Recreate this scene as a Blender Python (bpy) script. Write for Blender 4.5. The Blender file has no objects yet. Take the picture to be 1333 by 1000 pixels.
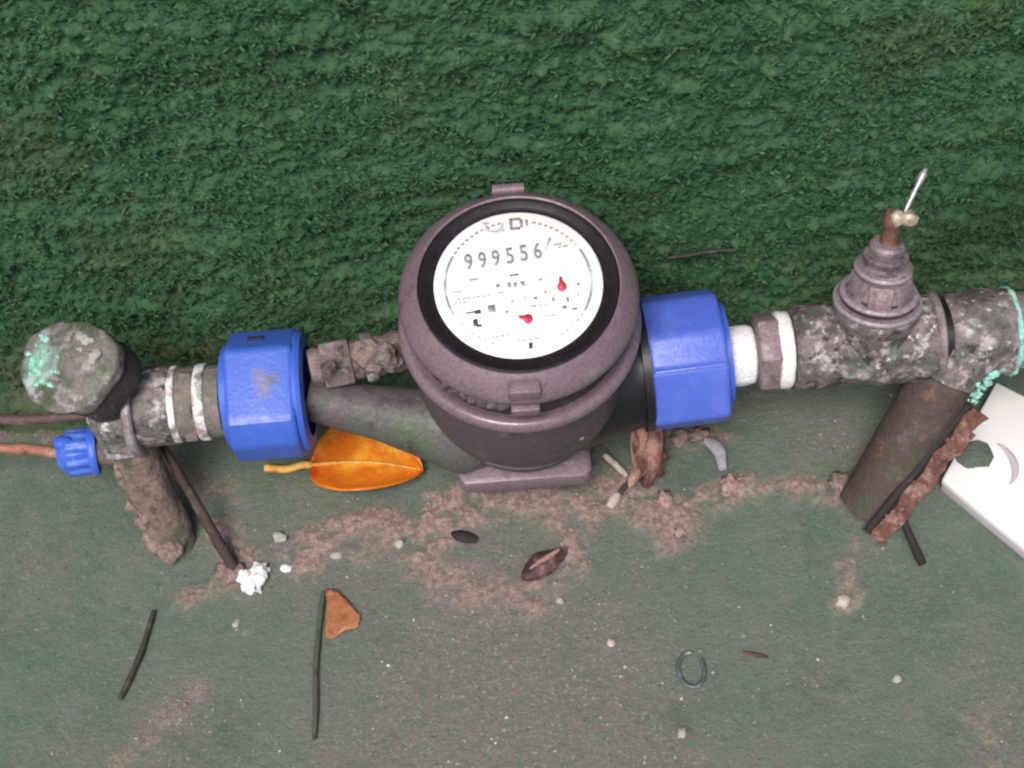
import bpy, bmesh, math, random
import numpy as np
from mathutils import Vector, Matrix, noise as mn

random.seed(7); np.random.seed(7)
SC = bpy.context.scene
COL = SC.collection
R = math.radians

# ------------------------------------------------------------------ camera
F = 2000.0                                # focal length in pixels of a 1333 px wide picture
PITCH, ROLL = R(52), R(4.7)
H = 0.080                                 # height of the pipe axis above the floor
ORIG = Vector((0, 0, H))                  # where the meter axis crosses the pipe axis
FWD = Vector((0, math.cos(PITCH), -math.sin(PITCH)))
U0 = Vector((0, math.sin(PITCH), math.cos(PITCH)))
X0 = Vector((1, 0, 0))
CR = X0 * math.cos(ROLL) - U0 * math.sin(ROLL)
CU = X0 * math.sin(ROLL) + U0 * math.cos(ROLL)
DEPTH = 0.778
CAM = ORIG - DEPTH * (FWD + CR * ((676 - 666.5) / F) - CU * ((490 - 500) / F))
cam = bpy.data.cameras.new('camera'); camo = bpy.data.objects.new('camera', cam)
COL.objects.link(camo)
m = Matrix((CR, CU, -FWD)).transposed().to_4x4(); m.translation = CAM
camo.matrix_world = m
cam.sensor_width = 36; cam.lens = F / 1333 * 36
cam.clip_start = 0.01; cam.clip_end = 100
cam.dof.use_dof = True; cam.dof.focus_distance = 0.75; cam.dof.aperture_fstop = 18
SC.camera = camo

# ------------------------------------------------------------------ world, sun, exposure
W = bpy.data.worlds.new('World'); SC.world = W; W.use_nodes = True
nt = W.node_tree; nt.nodes.clear()
sky = nt.nodes.new('ShaderNodeTexSky'); sky.sky_type = 'NISHITA'; sky.sun_disc = False
SUN_EL, SUN_AZ = R(55), R(198)           # azimuth clockwise from +Y
sky.sun_elevation = SUN_EL; sky.sun_rotation = SUN_AZ
sky.air_density = 1.0; sky.dust_density = 4.0; sky.ozone_density = 1.0
bg = nt.nodes.new('ShaderNodeBackground'); bg.inputs[1].default_value = 0.066
wo = nt.nodes.new('ShaderNodeOutputWorld')
nt.links.new(sky.outputs[0], bg.inputs[0]); nt.links.new(bg.outputs[0], wo.inputs[0])
sl = bpy.data.lights.new('sun', 'SUN'); sl.energy = 1.5; sl.angle = R(24); sl.color = (1.0, 0.93, 0.87)
so = bpy.data.objects.new('sun', sl); COL.objects.link(so)
sd = Vector((math.sin(SUN_AZ) * math.cos(SUN_EL), math.cos(SUN_AZ) * math.cos(SUN_EL), math.sin(SUN_EL)))
so.rotation_euler = sd.to_track_quat('Z', 'Y').to_euler()
SC.view_settings.view_transform = 'Standard'; SC.view_settings.look = 'None'
SC.view_settings.exposure = 0.93; SC.view_settings.gamma = 1
SC.render.engine = 'CYCLES'
SC.cycles.filter_width = 2.2

# ------------------------------------------------------------------ measuring
def proj(p):
    d = Vector(p) - CAM; z = d.dot(FWD)
    return 666.5 + F * d.dot(CR) / z, 500 - F * d.dot(CU) / z
def ray(px, py):
    return (FWD + CR * ((px - 666.5) / F) - CU * ((py - 500) / F)).normalized()
def on_plane(px, py, o, n):
    d = ray(px, py); t = (Vector(o) - CAM).dot(n) / d.dot(n)
    return CAM + d * t
def at(px, py, z=0.0): return on_plane(px, py, (0, 0, z), Vector((0, 0, 1)))
def at_y(px, py, y): return on_plane(px, py, (0, y, 0), Vector((0, 1, 0)))
def ax(px):                                # x of the point of the pipe axis seen at column px
    a, b = -1.0, 1.0
    for _ in range(50):
        c = (a + b) / 2
        if proj((c, 0, H))[0] < px: a = c
        else: b = c
    return a
WALL_Y = at(667, 474).y

# ------------------------------------------------------------------ noise on arrays
def _hash(ix, iy, seed):
    h = (ix.astype(np.int64) * 374761393 + iy.astype(np.int64) * 668265263 + seed * 974634533) & 0x7fffffff
    h = ((h ^ (h >> 13)) * 1274126177) & 0x7fffffff
    h = h ^ (h >> 16)
    return (h & 0xffff) / 65535.0
def vnoise(x, y, seed=0):
    ix, iy = np.floor(x), np.floor(y); fx, fy = x - ix, y - iy
    fx = fx * fx * (3 - 2 * fx); fy = fy * fy * (3 - 2 * fy)
    a = _hash(ix, iy, seed); b = _hash(ix + 1, iy, seed); c = _hash(ix, iy + 1, seed); d = _hash(ix + 1, iy + 1, seed)
    return (a * (1 - fx) + b * fx) * (1 - fy) + (c * (1 - fx) + d * fx) * fy
def fbm(x, y, seed=0, o=4):
    s, a, t = 0, 1.0, 0
    for k in range(o):
        s = s + a * vnoise(x * 2 ** k, y * 2 ** k, seed + 17 * k); t += a; a *= 0.5
    return s / t

# ------------------------------------------------------------------ materials
def mottle(name, base, layers=(), rough=0.6, metal=0.0, bump=None, spec=0.5, grain=0.25):
    """layers: (colour, scale, lo, hi[, detail]) noise patches laid over the base colour"""
    m = bpy.data.materials.new(name); m.use_nodes = True; t = m.node_tree; N = t.nodes; L = t.links
    b = N['Principled BSDF']
    co = N.new('ShaderNodeTexCoord')
    c = N.new('ShaderNodeRGB'); c.outputs[0].default_value = (*base, 1); cur = c.outputs[0]
    for k, ly in enumerate(layers):
        colr, sc, lo, hi = ly[:4]
        mp = N.new('ShaderNodeMapping'); mp.inputs['Location'].default_value = (k * 3.1 + 1, k * 1.7, k * .9)
        L.new(co.outputs['Object'], mp.inputs[0])
        n = N.new('ShaderNodeTexNoise'); n.inputs['Scale'].default_value = sc
        n.inputs['Detail'].default_value = ly[4] if len(ly) > 4 else 5; n.inputs['Roughness'].default_value = 0.62
        L.new(mp.outputs[0], n.inputs[0])
        r = N.new('ShaderNodeMapRange'); r.inputs[1].default_value = lo; r.inputs[2].default_value = hi
        L.new(n.outputs[0], r.inputs[0])
        x = N.new('ShaderNodeMix'); x.data_type = 'RGBA'; x.inputs[7].default_value = (*colr, 1)
        L.new(r.outputs[0], x.inputs[0]); L.new(cur, x.inputs[6]); cur = x.outputs[2]
    if grain:
        n = N.new('ShaderNodeTexNoise'); n.inputs['Scale'].default_value = 700; n.inputs['Detail'].default_value = 3
        L.new(co.outputs['Object'], n.inputs[0])
        r = N.new('ShaderNodeMapRange'); r.inputs[1].default_value = .25; r.inputs[2].default_value = .75
        r.inputs[3].default_value = 1 - grain; r.inputs[4].default_value = 1 + grain
        L.new(n.outputs[0], r.inputs[0])
        x = N.new('ShaderNodeMix'); x.data_type = 'RGBA'; x.blend_type = 'MULTIPLY'; x.inputs[0].default_value = 1
        L.new(cur, x.inputs[6]); L.new(r.outputs[0], x.inputs[7]); cur = x.outputs[2]
    L.new(cur, b.inputs['Base Color'])
    b.inputs['Metallic'].default_value = metal; b.inputs['Specular IOR Level'].default_value = spec
    n = N.new('ShaderNodeTexNoise'); n.inputs['Scale'].default_value = 220; n.inputs['Detail'].default_value = 4
    L.new(co.outputs['Object'], n.inputs[0])
    r = N.new('ShaderNodeMapRange'); r.inputs[3].default_value = max(0, rough - .15); r.inputs[4].default_value = min(1, rough + .15)
    L.new(n.outputs[0], r.inputs[0]); L.new(r.outputs[0], b.inputs['Roughness'])
    if bump:
        n = N.new('ShaderNodeTexNoise'); n.inputs['Scale'].default_value = bump[0]; n.inputs['Detail'].default_value = 5
        L.new(co.outputs['Object'], n.inputs[0])
        u = N.new('ShaderNodeBump'); u.inputs['Distance'].default_value = bump[1]; u.inputs['Strength'].default_value = 1
        L.new(n.outputs[0], u.inputs['Height']); L.new(u.outputs[0], b.inputs['Normal'])
    return m

def stain(m, c, rad, col, sc=170, amt=1.0):
    """a dried stain with a ragged outline round one point of the object"""
    t = m.node_tree; N = t.nodes; L = t.links; b = N['Principled BSDF']; old = b.inputs['Base Color'].links[0].from_socket
    co = N.new('ShaderNodeTexCoord'); d = N.new('ShaderNodeVectorMath'); d.operation = 'DISTANCE'; d.inputs[1].default_value = c
    L.new(co.outputs['Object'], d.inputs[0])
    n = N.new('ShaderNodeTexNoise'); n.inputs['Scale'].default_value = sc; n.inputs['Detail'].default_value = 4; L.new(co.outputs['Object'], n.inputs[0])
    k = N.new('ShaderNodeMath'); k.operation = 'MULTIPLY_ADD'; L.new(n.outputs[0], k.inputs[0]); k.inputs[1].default_value = rad * 1.8; L.new(d.outputs['Value'], k.inputs[2])
    r = N.new('ShaderNodeMapRange'); L.new(k.outputs[0], r.inputs[0]); r.inputs[1].default_value = rad * 1.15; r.inputs[2].default_value = rad * 1.9
    r.inputs[3].default_value = amt; r.inputs[4].default_value = 0
    x = N.new('ShaderNodeMix'); x.data_type = 'RGBA'; L.new(r.outputs[0], x.inputs[0]); L.new(old, x.inputs[6]); x.inputs[7].default_value = (*col, 1)
    L.new(x.outputs[2], b.inputs['Base Color'])

MT = {}
MT['case'] = mottle('meter_plastic', (.18, .125, .155), [((.25, .195, .225), 60, .55, .85), ((.07, .055, .06), 90, .60, .8), ((.10, .11, .08), 35, .62, .8)], .42, 0, (400, .0004))
MT['bowl'] = mottle('meter_bowl', (.095, .070, .084), [((.18, .145, .16), 70, .55, .8), ((.05, .06, .045), 45, .55, .75), ((.03, .025, .03), 120, .6, .8)], .5, 0, (300, .0006))
MT['neck_brown'] = mottle('crusted_neck', (.17, .13, .13), [((.27, .205, .20), 60, .50, .64), ((.05, .04, .038), 90, .54, .66), ((.36, .34, .33), 200, .62, .72)], .8, .05, (250, .002))
MT['plate_case'] = mottle('foot_plastic', (.20, .145, .175), [((.10, .08, .09), 60, .5, .7), ((.32, .27, .29), 120, .6, .75)], .38, 0, (400, .0003))
MT['bead'] = mottle('collar_plastic', (.19, .135, .165), [((.08, .06, .07), 90, .58, .75)], .24, 0, (400, .0001))
MT['groove'] = mottle('dark_groove', (.045, .032, .040), [((.11, .085, .09), 120, .55, .7)], .75, 0, (300, .0006))  # dark tone for the recesses between lid, collar and bonnet rings
MT['old_iron'] = mottle('old_iron', (.055, .036, .034), [((.13, .09, .08), 90, .52, .68), ((.05, .06, .035), 60, .54, .68)], .85, .1, (300, .001))
MT['dark_brown'] = mottle('dark_brown_metal', (.055, .040, .042), [((.13, .10, .10), 110, .55, .7)], .7, .1, (260, .001))
MT['spout'] = mottle('meter_spout', (.105, .088, .098), [((.08, .105, .07), 40, .45, .62), ((.05, .04, .045), 60, .58, .75), ((.24, .22, .22), 150, .62, .8)], .55, 0, (300, .0006))
MT['black'] = mottle('black_rubber_and_shadow', (.012, .009, .013), [((.03, .025, .03), 80, .55, .8)], .35)
MT['white'] = mottle('dial_white', (.90, .89, .90), [], .5, grain=.02)
MT['ink'] = mottle('grey_print', (.27, .27, .285), [], .7, grain=0)
MT['pale_ink'] = mottle('pale_print', (.52, .51, .56), [], .7, grain=0)
MT['dark_ink'] = mottle('dark_print', (.06, .06, .07), [], .7, grain=0)
MT['ring_ink'] = mottle('ring_print', (.24, .28, .26), [((.6, .6, .6), 160, .5, .62)], .7, grain=0)
MT['red'] = mottle('red_pointer', (.62, .06, .10), [], .5, grain=0)
MT['pink'] = mottle('pink_print', (.75, .50, .54), [], .6, grain=0)
MT['blue'] = mottle('blue_plastic', (.050, .125, .56), [((.08, .17, .62), 30, .5, .8), ((.10, .13, .42), 90, .62, .85)], .40, 0, (500, .0002), grain=.08)
MT['blue_faded'] = mottle('faded_blue_plastic', (.075, .135, .58), [((.13, .20, .68), 26, .5, .75), ((.05, .09, .42), 80, .6, .8)], .38, 0, (500, .0002), grain=.08)
MT['blue2'] = mottle('blue_plastic_small', (.05, .13, .60), [((.12, .22, .7), 90, .5, .7)], .4, 0, (400, .0003), grain=.1)
MT['slot'] = mottle('slot_dark', (.01, .012, .03), [], .7)
MT['grime'] = mottle('grime', (.17, .15, .18), [((.09, .10, .07), 120, .45, .65)], .9)
MT['brass'] = mottle('weathered_brass', (.20, .165, .170), [((.085, .07, .072), 90, .45, .62), ((.45, .41, .43), 105, .52, .64), ((.085, .12, .08), 45, .52, .68), ((.045, .04, .04), 130, .56, .66), ((.62, .60, .62), 170, .60, .70)], .6, .15, (260, .0012))
MT['brass_plain'] = mottle('dull_brass', (.25, .195, .21), [((.10, .08, .088), 80, .5, .66), ((.34, .29, .32), 150, .55, .7)], .5, .2, (300, .0006))
MT['brassy'] = mottle('brassy_nut', (.46, .40, .33), [((.22, .16, .12), 150, .5, .64)], .4, .2, (300, .0006))
MT['pale_metal'] = mottle('pale_metal', (.34, .29, .32), [((.16, .13, .14), 90, .5, .66)], .45, .2, (300, .0006))
MT['pin_metal'] = mottle('pin_metal', (.40, .42, .40), [((.22, .22, .20), 160, .5, .64)], .3, .5)
MT['cap'] = mottle('verdigris_cap', (.17, .155, .145), [((.07, .10, .055), 60, .46, .60), ((.36, .31, .32), 90, .53, .66), ((.06, .05, .05), 160, .56, .7)], .7, .1, (260, .001))
MT['verdigris'] = mottle('verdigris', (.28, .62, .52), [((.16, .30, .24), 160, .48, .62), ((.55, .78, .72), 120, .58, .75)], .9, 0, (300, .001))
MT['tape'] = mottle('ptfe_tape', (.82, .80, .81), [((.40, .29, .30), 110, .48, .62), ((.16, .20, .12), 80, .55, .68)], .6, 0, (400, .0008))
MT['tape_clean'] = mottle('ptfe_tape_clean', (.84, .82, .84), [((.5, .44, .46), 120, .66, .8)], .6, 0, (400, .0005))
MT['tape_gap'] = mottle('stained_thread', (.15, .15, .12), [((.24, .17, .17), 120, .45, .6), ((.07, .10, .05), 100, .55, .7)], .8, 0, (400, .001))
MT['riser_mud'] = mottle('muddy_pipe', (.17, .125, .105), [((.29, .225, .20), 80, .5, .68), ((.055, .075, .045), 45, .5, .64), ((.06, .035, .03), 120, .55, .7)], .85, 0, (220, .002))
MT['riser_dark'] = mottle('old_dark_pipe', (.070, .050, .042), [((.115, .085, .085), 50, .52, .70), ((.04, .075, .035), 28, .53, .66), ((.17, .10, .07), 90, .57, .70)], .75, .0, (220, .0010))
MT['rust'] = mottle('flaking_rust', (.15, .066, .052), [((.32, .20, .17), 110, .5, .66), ((.08, .03, .025), 90, .55, .68)], .95, 0, (300, .003))
MT['mud'] = mottle('dried_mud', (.23, .165, .145), [((.30, .22, .21), 150, .5, .65), ((.07, .05, .05), 200, .56, .7)], .95, 0, (350, .002))
MT['pinkdirt'] = mottle('pink_dirt', (.31, .205, .195), [((.42, .30, .29), 260, .5, .65), ((.17, .10, .095), 300, .55, .68)], .95, 0, (350, .001))
MT['grit'] = mottle('pale_grit', (.30, .31, .28), [((.58, .57, .53), 60, .5, .6), ((.26, .20, .19), 45, .55, .62)], .9)
MT['copper'] = mottle('stained_copper', (.33, .145, .10), [((.42, .28, .22), 150, .5, .65), ((.09, .04, .04), 120, .56, .7)], .6, .2)
MT['old_copper'] = mottle('stained_spindle', (.17, .085, .065), [((.30, .23, .19), 150, .55, .7), ((.06, .03, .03), 120, .52, .68)], .6, .2)
MT['dull_wire'] = mottle('dark_wire', (.10, .06, .06), [((.22, .16, .13), 120, .5, .65)], .7)
MT['plate'] = mottle('white_plate', (.86, .85, .86), [((.74, .73, .74), 40, .6, .8)], .45, grain=.02)
MT['emboss'] = mottle('emboss_and_edge_shade', (.50, .45, .50), [], .6, grain=.05)
MT['leaf_o'] = mottle('orange_leaf', (.74, .19, .014), [((.88, .42, .05), 34, .48, .64), ((.56, .07, .01), 30, .49, .64), ((.75, .50, .30), 60, .64, .76)], .33, 0, (260, .0006), grain=.12)
MT['stem_y'] = mottle('yellow_stem', (.70, .40, .10), [((.55, .14, .02), 100, .5, .65)], .45)
MT['leaf_r'] = mottle('faded_orange_leaf', (.36, .135, .055), [((.42, .24, .15), 90, .5, .64), ((.22, .07, .03), 120, .55, .68)], .8, 0, (350, .001))
MT['leaf_b'] = mottle('brown_leaf', (.12, .048, .038), [((.30, .18, .14), 70, .5, .64), ((.045, .018, .018), 90, .52, .66)], .65, 0, (300, .001))
MT['leaf_d'] = mottle('dark_leaf', (.075, .028, .026), [((.17, .08, .065), 90, .5, .64)], .6, 0, (300, .001))
MT['leaf_p'] = mottle('tan_leaf', (.33, .20, .16), [((.18, .10, .06), 90, .5, .65)], .75, 0, (300, .001))
MT['seed'] = mottle('dark_seed', (.055, .025, .027), [((.17, .09, .085), 150, .5, .63)], .6, 0, (350, .001))
MT['twig'] = mottle('dark_twig', (.045, .038, .033), [((.09, .08, .06), 150, .5, .65)], .85, 0, (400, .0006))
MT['greenstem'] = mottle('olive_stem', (.075, .085, .055), [((.04, .045, .03), 90, .5, .65)], .8)
MT['pale_stick'] = mottle('pale_stick', (.42, .37, .31), [((.25, .19, .15), 150, .5, .65)], .85)
MT['stone'] = mottle('white_stone', (.83, .81, .82), [((.66, .64, .64), 90, .55, .7)], .8, 0, (300, .0008), grain=.06)
MT['pebble'] = mottle('grey_pebble', (.36, .355, .33), [((.32, .30, .30), 150, .5, .65)], .85, 0, (300, .0008))
MT['bitblack'] = mottle('black_bit', (.022, .017, .016), [], .8)
MT['washer'] = mottle('dull_washer', (.10, .12, .125), [((.30, .33, .33), 130, .52, .62)], .5, .3, grain=.2)
MT['greystrip'] = mottle('grey_chip', (.27, .26, .31), [((.40, .40, .43), 120, .5, .65)], .8, 0, (300, .001))
MT['greenchip'] = mottle('green_chip', (.10, .13, .105), [((.05, .055, .05), 90, .55, .7)], .85, 0, (300, .001))
MT['cream'] = mottle('cream_bit', (.50, .45, .41), [((.36, .30, .26), 150, .5, .65)], .6)

# ------------------------------------------------------------------ mesh helpers
class M:
    def __init__(s): s.v = []; s.f = []
    def add(s, v, f):
        o = len(s.v); s.v += [tuple(p) for p in v]; s.f += [tuple(i + o for i in q) for q in f]; return s
    def addbm(s, bm):
        bm.verts.ensure_lookup_table(); bm.verts.index_update()
        s.add([v.co for v in bm.verts], [[v.index for v in f.verts] for f in bm.faces]); bm.free(); return s

def frame(axis, hint=(0, 0, 1)):
    w = Vector(axis).normalized(); h = Vector(hint)
    if abs(w.dot(h.normalized())) > .98: h = Vector((0, 1, 0))
    u = h.cross(w).normalized(); v = w.cross(u).normalized()
    return u, v, w                        # u x v = w, v near the hint

def lathe(prof, o, axis, n=56, mm=None, rough=0, rs=60, squash=None):
    mm = mm or M(); u, v, w = frame(axis); o = Vector(o); vs = []; fs = []
    for (r, t) in prof:
        for k in range(n):
            a = 2 * math.pi * k / n
            p = o + w * t + u * (r * math.cos(a)) + v * (r * math.sin(a))
            if rough and r > 1e-5:
                p = p + (p - o - w * t).normalized() * (mn.noise(p * rs) + .5 * mn.noise(p * rs * 2.3)) * rough
            vs.append(p)
    for i in range(len(prof) - 1):
        for k in range(n):
            fs.append((i * n + k, i * n + (k + 1) % n, (i + 1) * n + (k + 1) % n, (i + 1) * n + k))
    return mm.add(vs, fs)

def dense(prof, step):
    out = [prof[0]]
    for a, b in zip(prof, prof[1:]):
        k = max(1, int(math.hypot(b[0] - a[0], b[1] - a[1]) / step))
        out += [(a[0] + (b[0] - a[0]) * i / k, a[1] + (b[1] - a[1]) * i / k) for i in range(1, k + 1)]
    return out

def prism(poly, o, u, v, w, t0, t1, bev=0.001, mm=None, seg=2):
    mm = mm or M(); bm = bmesh.new(); o = Vector(o)
    a = [bm.verts.new(o + u * x + v * y + w * t0) for x, y in poly]
    b = [bm.verts.new(o + u * x + v * y + w * t1) for x, y in poly]
    n = len(poly)
    bm.faces.new(a[::-1]); bm.faces.new(b)
    for i in range(n): bm.faces.new((a[i], a[(i + 1) % n], b[(i + 1) % n], b[i]))
    bmesh.ops.recalc_face_normals(bm, faces=bm.faces)
    if bev: bmesh.ops.bevel(bm, geom=list(bm.edges), offset=bev, segments=seg, affect='EDGES', profile=.5)
    return mm.addbm(bm)

def box(c, u, v, w, sx, sy, sz, bev=0.0006, mm=None):
    return prism([(-sx / 2, -sy / 2), (sx / 2, -sy / 2), (sx / 2, sy / 2), (-sx / 2, sy / 2)], c, u, v, w, -sz / 2, sz / 2, bev, mm)

def tube(path, rad, n=12, mm=None, rough=0, rs=120, flat=1.0, hint=(0, 0, 1)):
    mm = mm or M(); P = [Vector(p) for p in path]; vs = []; fs = []
    if not hasattr(rad, '__len__'): rad = [rad] * len(P)
    for i, p in enumerate(P):
        d = (P[min(i + 1, len(P) - 1)] - P[max(i - 1, 0)])
        u, v, w = frame(d, hint)
        for k in range(n):
            a = 2 * math.pi * k / n
            q = p + u * math.cos(a) * rad[i] + v * math.sin(a) * rad[i] * flat
            if rough: q = q + (q - p).normalized() * rough * (mn.noise(q * rs) + .5 * mn.noise(q * rs * 2.7))
            vs.append(q)
    for i in range(len(P) - 1):
        for k in range(n): fs.append((i * n + k, i * n + (k + 1) % n, (i + 1) * n + (k + 1) % n, (i + 1) * n + k))
    fs.append(tuple(range(n - 1, -1, -1))); fs.append(tuple((len(P) - 1) * n + k for k in range(n)))
    return mm.add(vs, fs)

def lerp(a, b, n): return [Vector(a).lerp(Vector(b), i / (n - 1)) for i in range(n)]
def smooth_path(pts, n=8):
    P = [Vector(p) for p in pts]; P = [P[0] * 2 - P[1]] + P + [P[-1] * 2 - P[-2]]; out = []
    for i in range(1, len(P) - 2):
        for k in range(n):
            t = k / n; a, b, c, d = P[i - 1:i + 3]
            out.append(.5 * ((2 * b) + (c - a) * t + (2 * a - 5 * b + 4 * c - d) * t * t + (3 * b - a - 3 * c + d) * t ** 3))
    return out + [P[-2]]

def blob(c, rx, ry, rz, amp=.25, sub=3, freq=1.6, mm=None, rot=0, flat=False):
    mm = mm or M(); bm = bmesh.new(); bmesh.ops.create_icosphere(bm, subdivisions=sub, radius=1)
    off = Vector((random.random() * 50, random.random() * 50, 0)); cr, sr = math.cos(rot), math.sin(rot)
    for v in bm.verts:
        d = v.co.normalized(); s = 1 + amp * (mn.noise(d * freq + off) + .5 * mn.noise(d * freq * 2.3 + off) + .25 * mn.noise(d * freq * 5 + off)) * 1.3
        x, y, z = d.x * rx * s, d.y * ry * s, d.z * rz * s
        v.co = Vector(c) + Vector((x * cr - y * sr, x * sr + y * cr, z))
    return mm.addbm(bm)

ROOT = {}
def props(o, label, cat, group=None, kind=None):
    if label: o['label'] = label
    if cat: o['category'] = cat
    if group: o['group'] = group
    if kind: o['kind'] = kind
    return o
def thing(name, loc, label, cat, group=None):
    o = bpy.data.objects.new(name, None); COL.objects.link(o); o.location = loc; o.empty_display_size = .01
    ROOT[o.name] = Vector(loc); return props(o, label, cat, group)
def build(name, mm, mat, parent=None, loc=None, ang=38, label=None, cat=None, group=None, kind=None):
    base = ROOT[parent.name] if parent is not None else Vector(loc if loc is not None else (0, 0, 0))
    me = bpy.data.meshes.new(name)
    me.from_pydata([(p[0] - base.x, p[1] - base.y, p[2] - base.z) for p in mm.v], [], mm.f)
    bm = bmesh.new(); bm.from_mesh(me); bmesh.ops.remove_doubles(bm, verts=bm.verts, dist=2e-6)
    bmesh.ops.recalc_face_normals(bm, faces=bm.faces)
    bm.to_mesh(me); bm.free()
    me.polygons.foreach_set('use_smooth', [True] * len(me.polygons))
    if ang < 180: me.set_sharp_from_angle(angle=R(ang))
    me.materials.append(MT[mat] if isinstance(mat, str) else mat)
    o = bpy.data.objects.new(name, me); COL.objects.link(o)
    if parent is not None: o.parent = parent
    else: o.location = base
    ROOT[o.name] = base
    return props(o, label, cat, group, kind)
def raw(name, V, Fq, mat, parent=None, label=None, cat=None, kind=None, smooth=True, attrs=None):
    """large array meshes"""
    me = bpy.data.meshes.new(name); me.from_pydata(V.tolist(), [], Fq if isinstance(Fq, list) else Fq.tolist())
    if smooth: me.polygons.foreach_set('use_smooth', [True] * len(me.polygons))
    for k, a in (attrs or {}).items():
        at_ = me.attributes.new(k, 'FLOAT', 'POINT'); at_.data.foreach_set('value', np.asarray(a, dtype=np.float32).ravel())
    me.materials.append(mat); o = bpy.data.objects.new(name, me); COL.objects.link(o)
    if parent is not None: o.parent = parent
    ROOT[o.name] = Vector((0, 0, 0))
    return props(o, label, cat, None, kind)

# ------------------------------------------------------------------ floor
def axis_coords(lo, hi, step, far):
    c = list(np.arange(lo, hi, step)); a, s = lo, step
    while a > -far: s *= 1.35; a -= s; c.insert(0, a)
    a, s = hi, step
    while a < far: s *= 1.35; a += s; c.append(a)
    return np.array(c)
def grid_faces(nx, ny):
    i = np.arange(nx * ny).reshape(ny, nx)
    return np.stack([i[:-1, :-1], i[:-1, 1:], i[1:, 1:], i[1:, :-1]], -1).reshape(-1, 4)

def seg_dist(X, Y, a, b):
    ax_, ay_ = a; bx_, by_ = b; dx, dy = bx_ - ax_, by_ - ay_
    t = np.clip(((X - ax_) * dx + (Y - ay_) * dy) / (dx * dx + dy * dy + 1e-12), 0, 1)
    return np.hypot(X - ax_ - t * dx, Y - ay_ - t * dy)
# bands of washed-in soil: polyline on the floor (traced), half width in metres, strength
SOIL = [([(392, 722), (440, 690), (500, 682), (560, 700), (618, 655)], .011, 1.0),
        ([(470, 715), (540, 705), (600, 690)], .010, .7),
        ([(560, 668), (610, 650), (660, 646), (705, 652), (760, 660)], .011, 1.1),
        ([(705, 655), (742, 692), (735, 745), (688, 778)], .011, 1.1),
        ([(560, 735), (610, 765), (660, 775)], .012, .8), ([(620, 652), (590, 690), (530, 735)], .010, .9),
        ([(800, 640), (850, 668), (900, 680)], .013, 1.1),
        ([(860, 700), (890, 660), (965, 632)], .010, 1.0),
        ([(1000, 640), (1050, 634), (1100, 640)], .009, .8),
        ([(292, 690), (312, 730)], .009, .9), ([(245, 775), (300, 765)], .006, .6),
        ([(1118, 690), (1112, 740), (1100, 790)], .006, .6),
        ([(840, 560), (900, 575), (940, 570)], .008, .6),
        ([(170, 985), (250, 905)], .010, .45), ([(0, 560), (60, 560)], .008, .5),
        ([(215, 600), (290, 640)], .012, .5), ([(1270, 940), (1290, 985)], .012, .4)]
WEAR = [((640, 840), .060, 1.2), ((700, 950), .080, 1.2), ((560, 950), .065, 1.0), ((480, 760), .04, .7), ((640, 740), .05, .9), ((400, 720), .05, .7),
        ((1080, 900), .04, .45), ((30, 740), .03, .5), ((230, 950), .04, .6), ((1300, 960), .04, .5), ((1080, 560), .035, .7)]
def soil_at(X, Y):
    d = np.zeros_like(X)
    wob = (fbm(X * 90, Y * 90, 3, 4) - .5) * .020
    for pts, hw, s in SOIL:
        P = [at(*p) for p in pts]
        for a, b in zip(P, P[1:]):
            q = seg_dist(X, Y, (a.x, a.y), (b.x, b.y)) + wob
            d = np.maximum(d, s * np.clip(1.15 - q / (hw * 1.25), 0, 1))
    d = d * np.clip(2.6 * fbm(X * 150, Y * 150, 11, 4) - .50, 0, 1)
    strip = np.clip(1 - (WALL_Y - Y) / .030, 0, 1) * np.clip(fbm(X * 60, Y * 60, 29, 3) * 2.4 - .75, 0, 1)
    return np.clip(np.maximum(d, strip * .55), 0, 1)
def wear_at(X, Y):
    w = np.zeros_like(X)
    for p, r, s in WEAR:
        c = at(*p); w = np.maximum(w, s * np.exp(-(np.hypot(X - c.x, Y - c.y) / r) ** 2))
    return np.clip(w * (.55 + .9 * fbm(X * 55, Y * 55, 41, 4)) + np.clip(fbm(X * 28, Y * 28, 53, 4) - .56, 0, 1) * 2.2, 0, 1)

gx = axis_coords(-.36, .36, .0016, 2.5); gy = axis_coords(-.26, WALL_Y + .03, .0016, 2.0)
gy = gy[gy < WALL_Y + .06]
X, Y = np.meshgrid(gx, gy)
soil = soil_at(X, Y); wear = wear_at(X, Y)
soil_soft = soil; Z = .0012 * (fbm(X * 25, Y * 25, 5, 3) - .5) + .0009 * (fbm(X * 420, Y * 420, 7, 2) - .5) + soil * (.0004 + .0018 * fbm(X * 300, Y * 300, 9, 3))
V = np.stack([X, Y, Z], -1).reshape(-1, 3)

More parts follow.
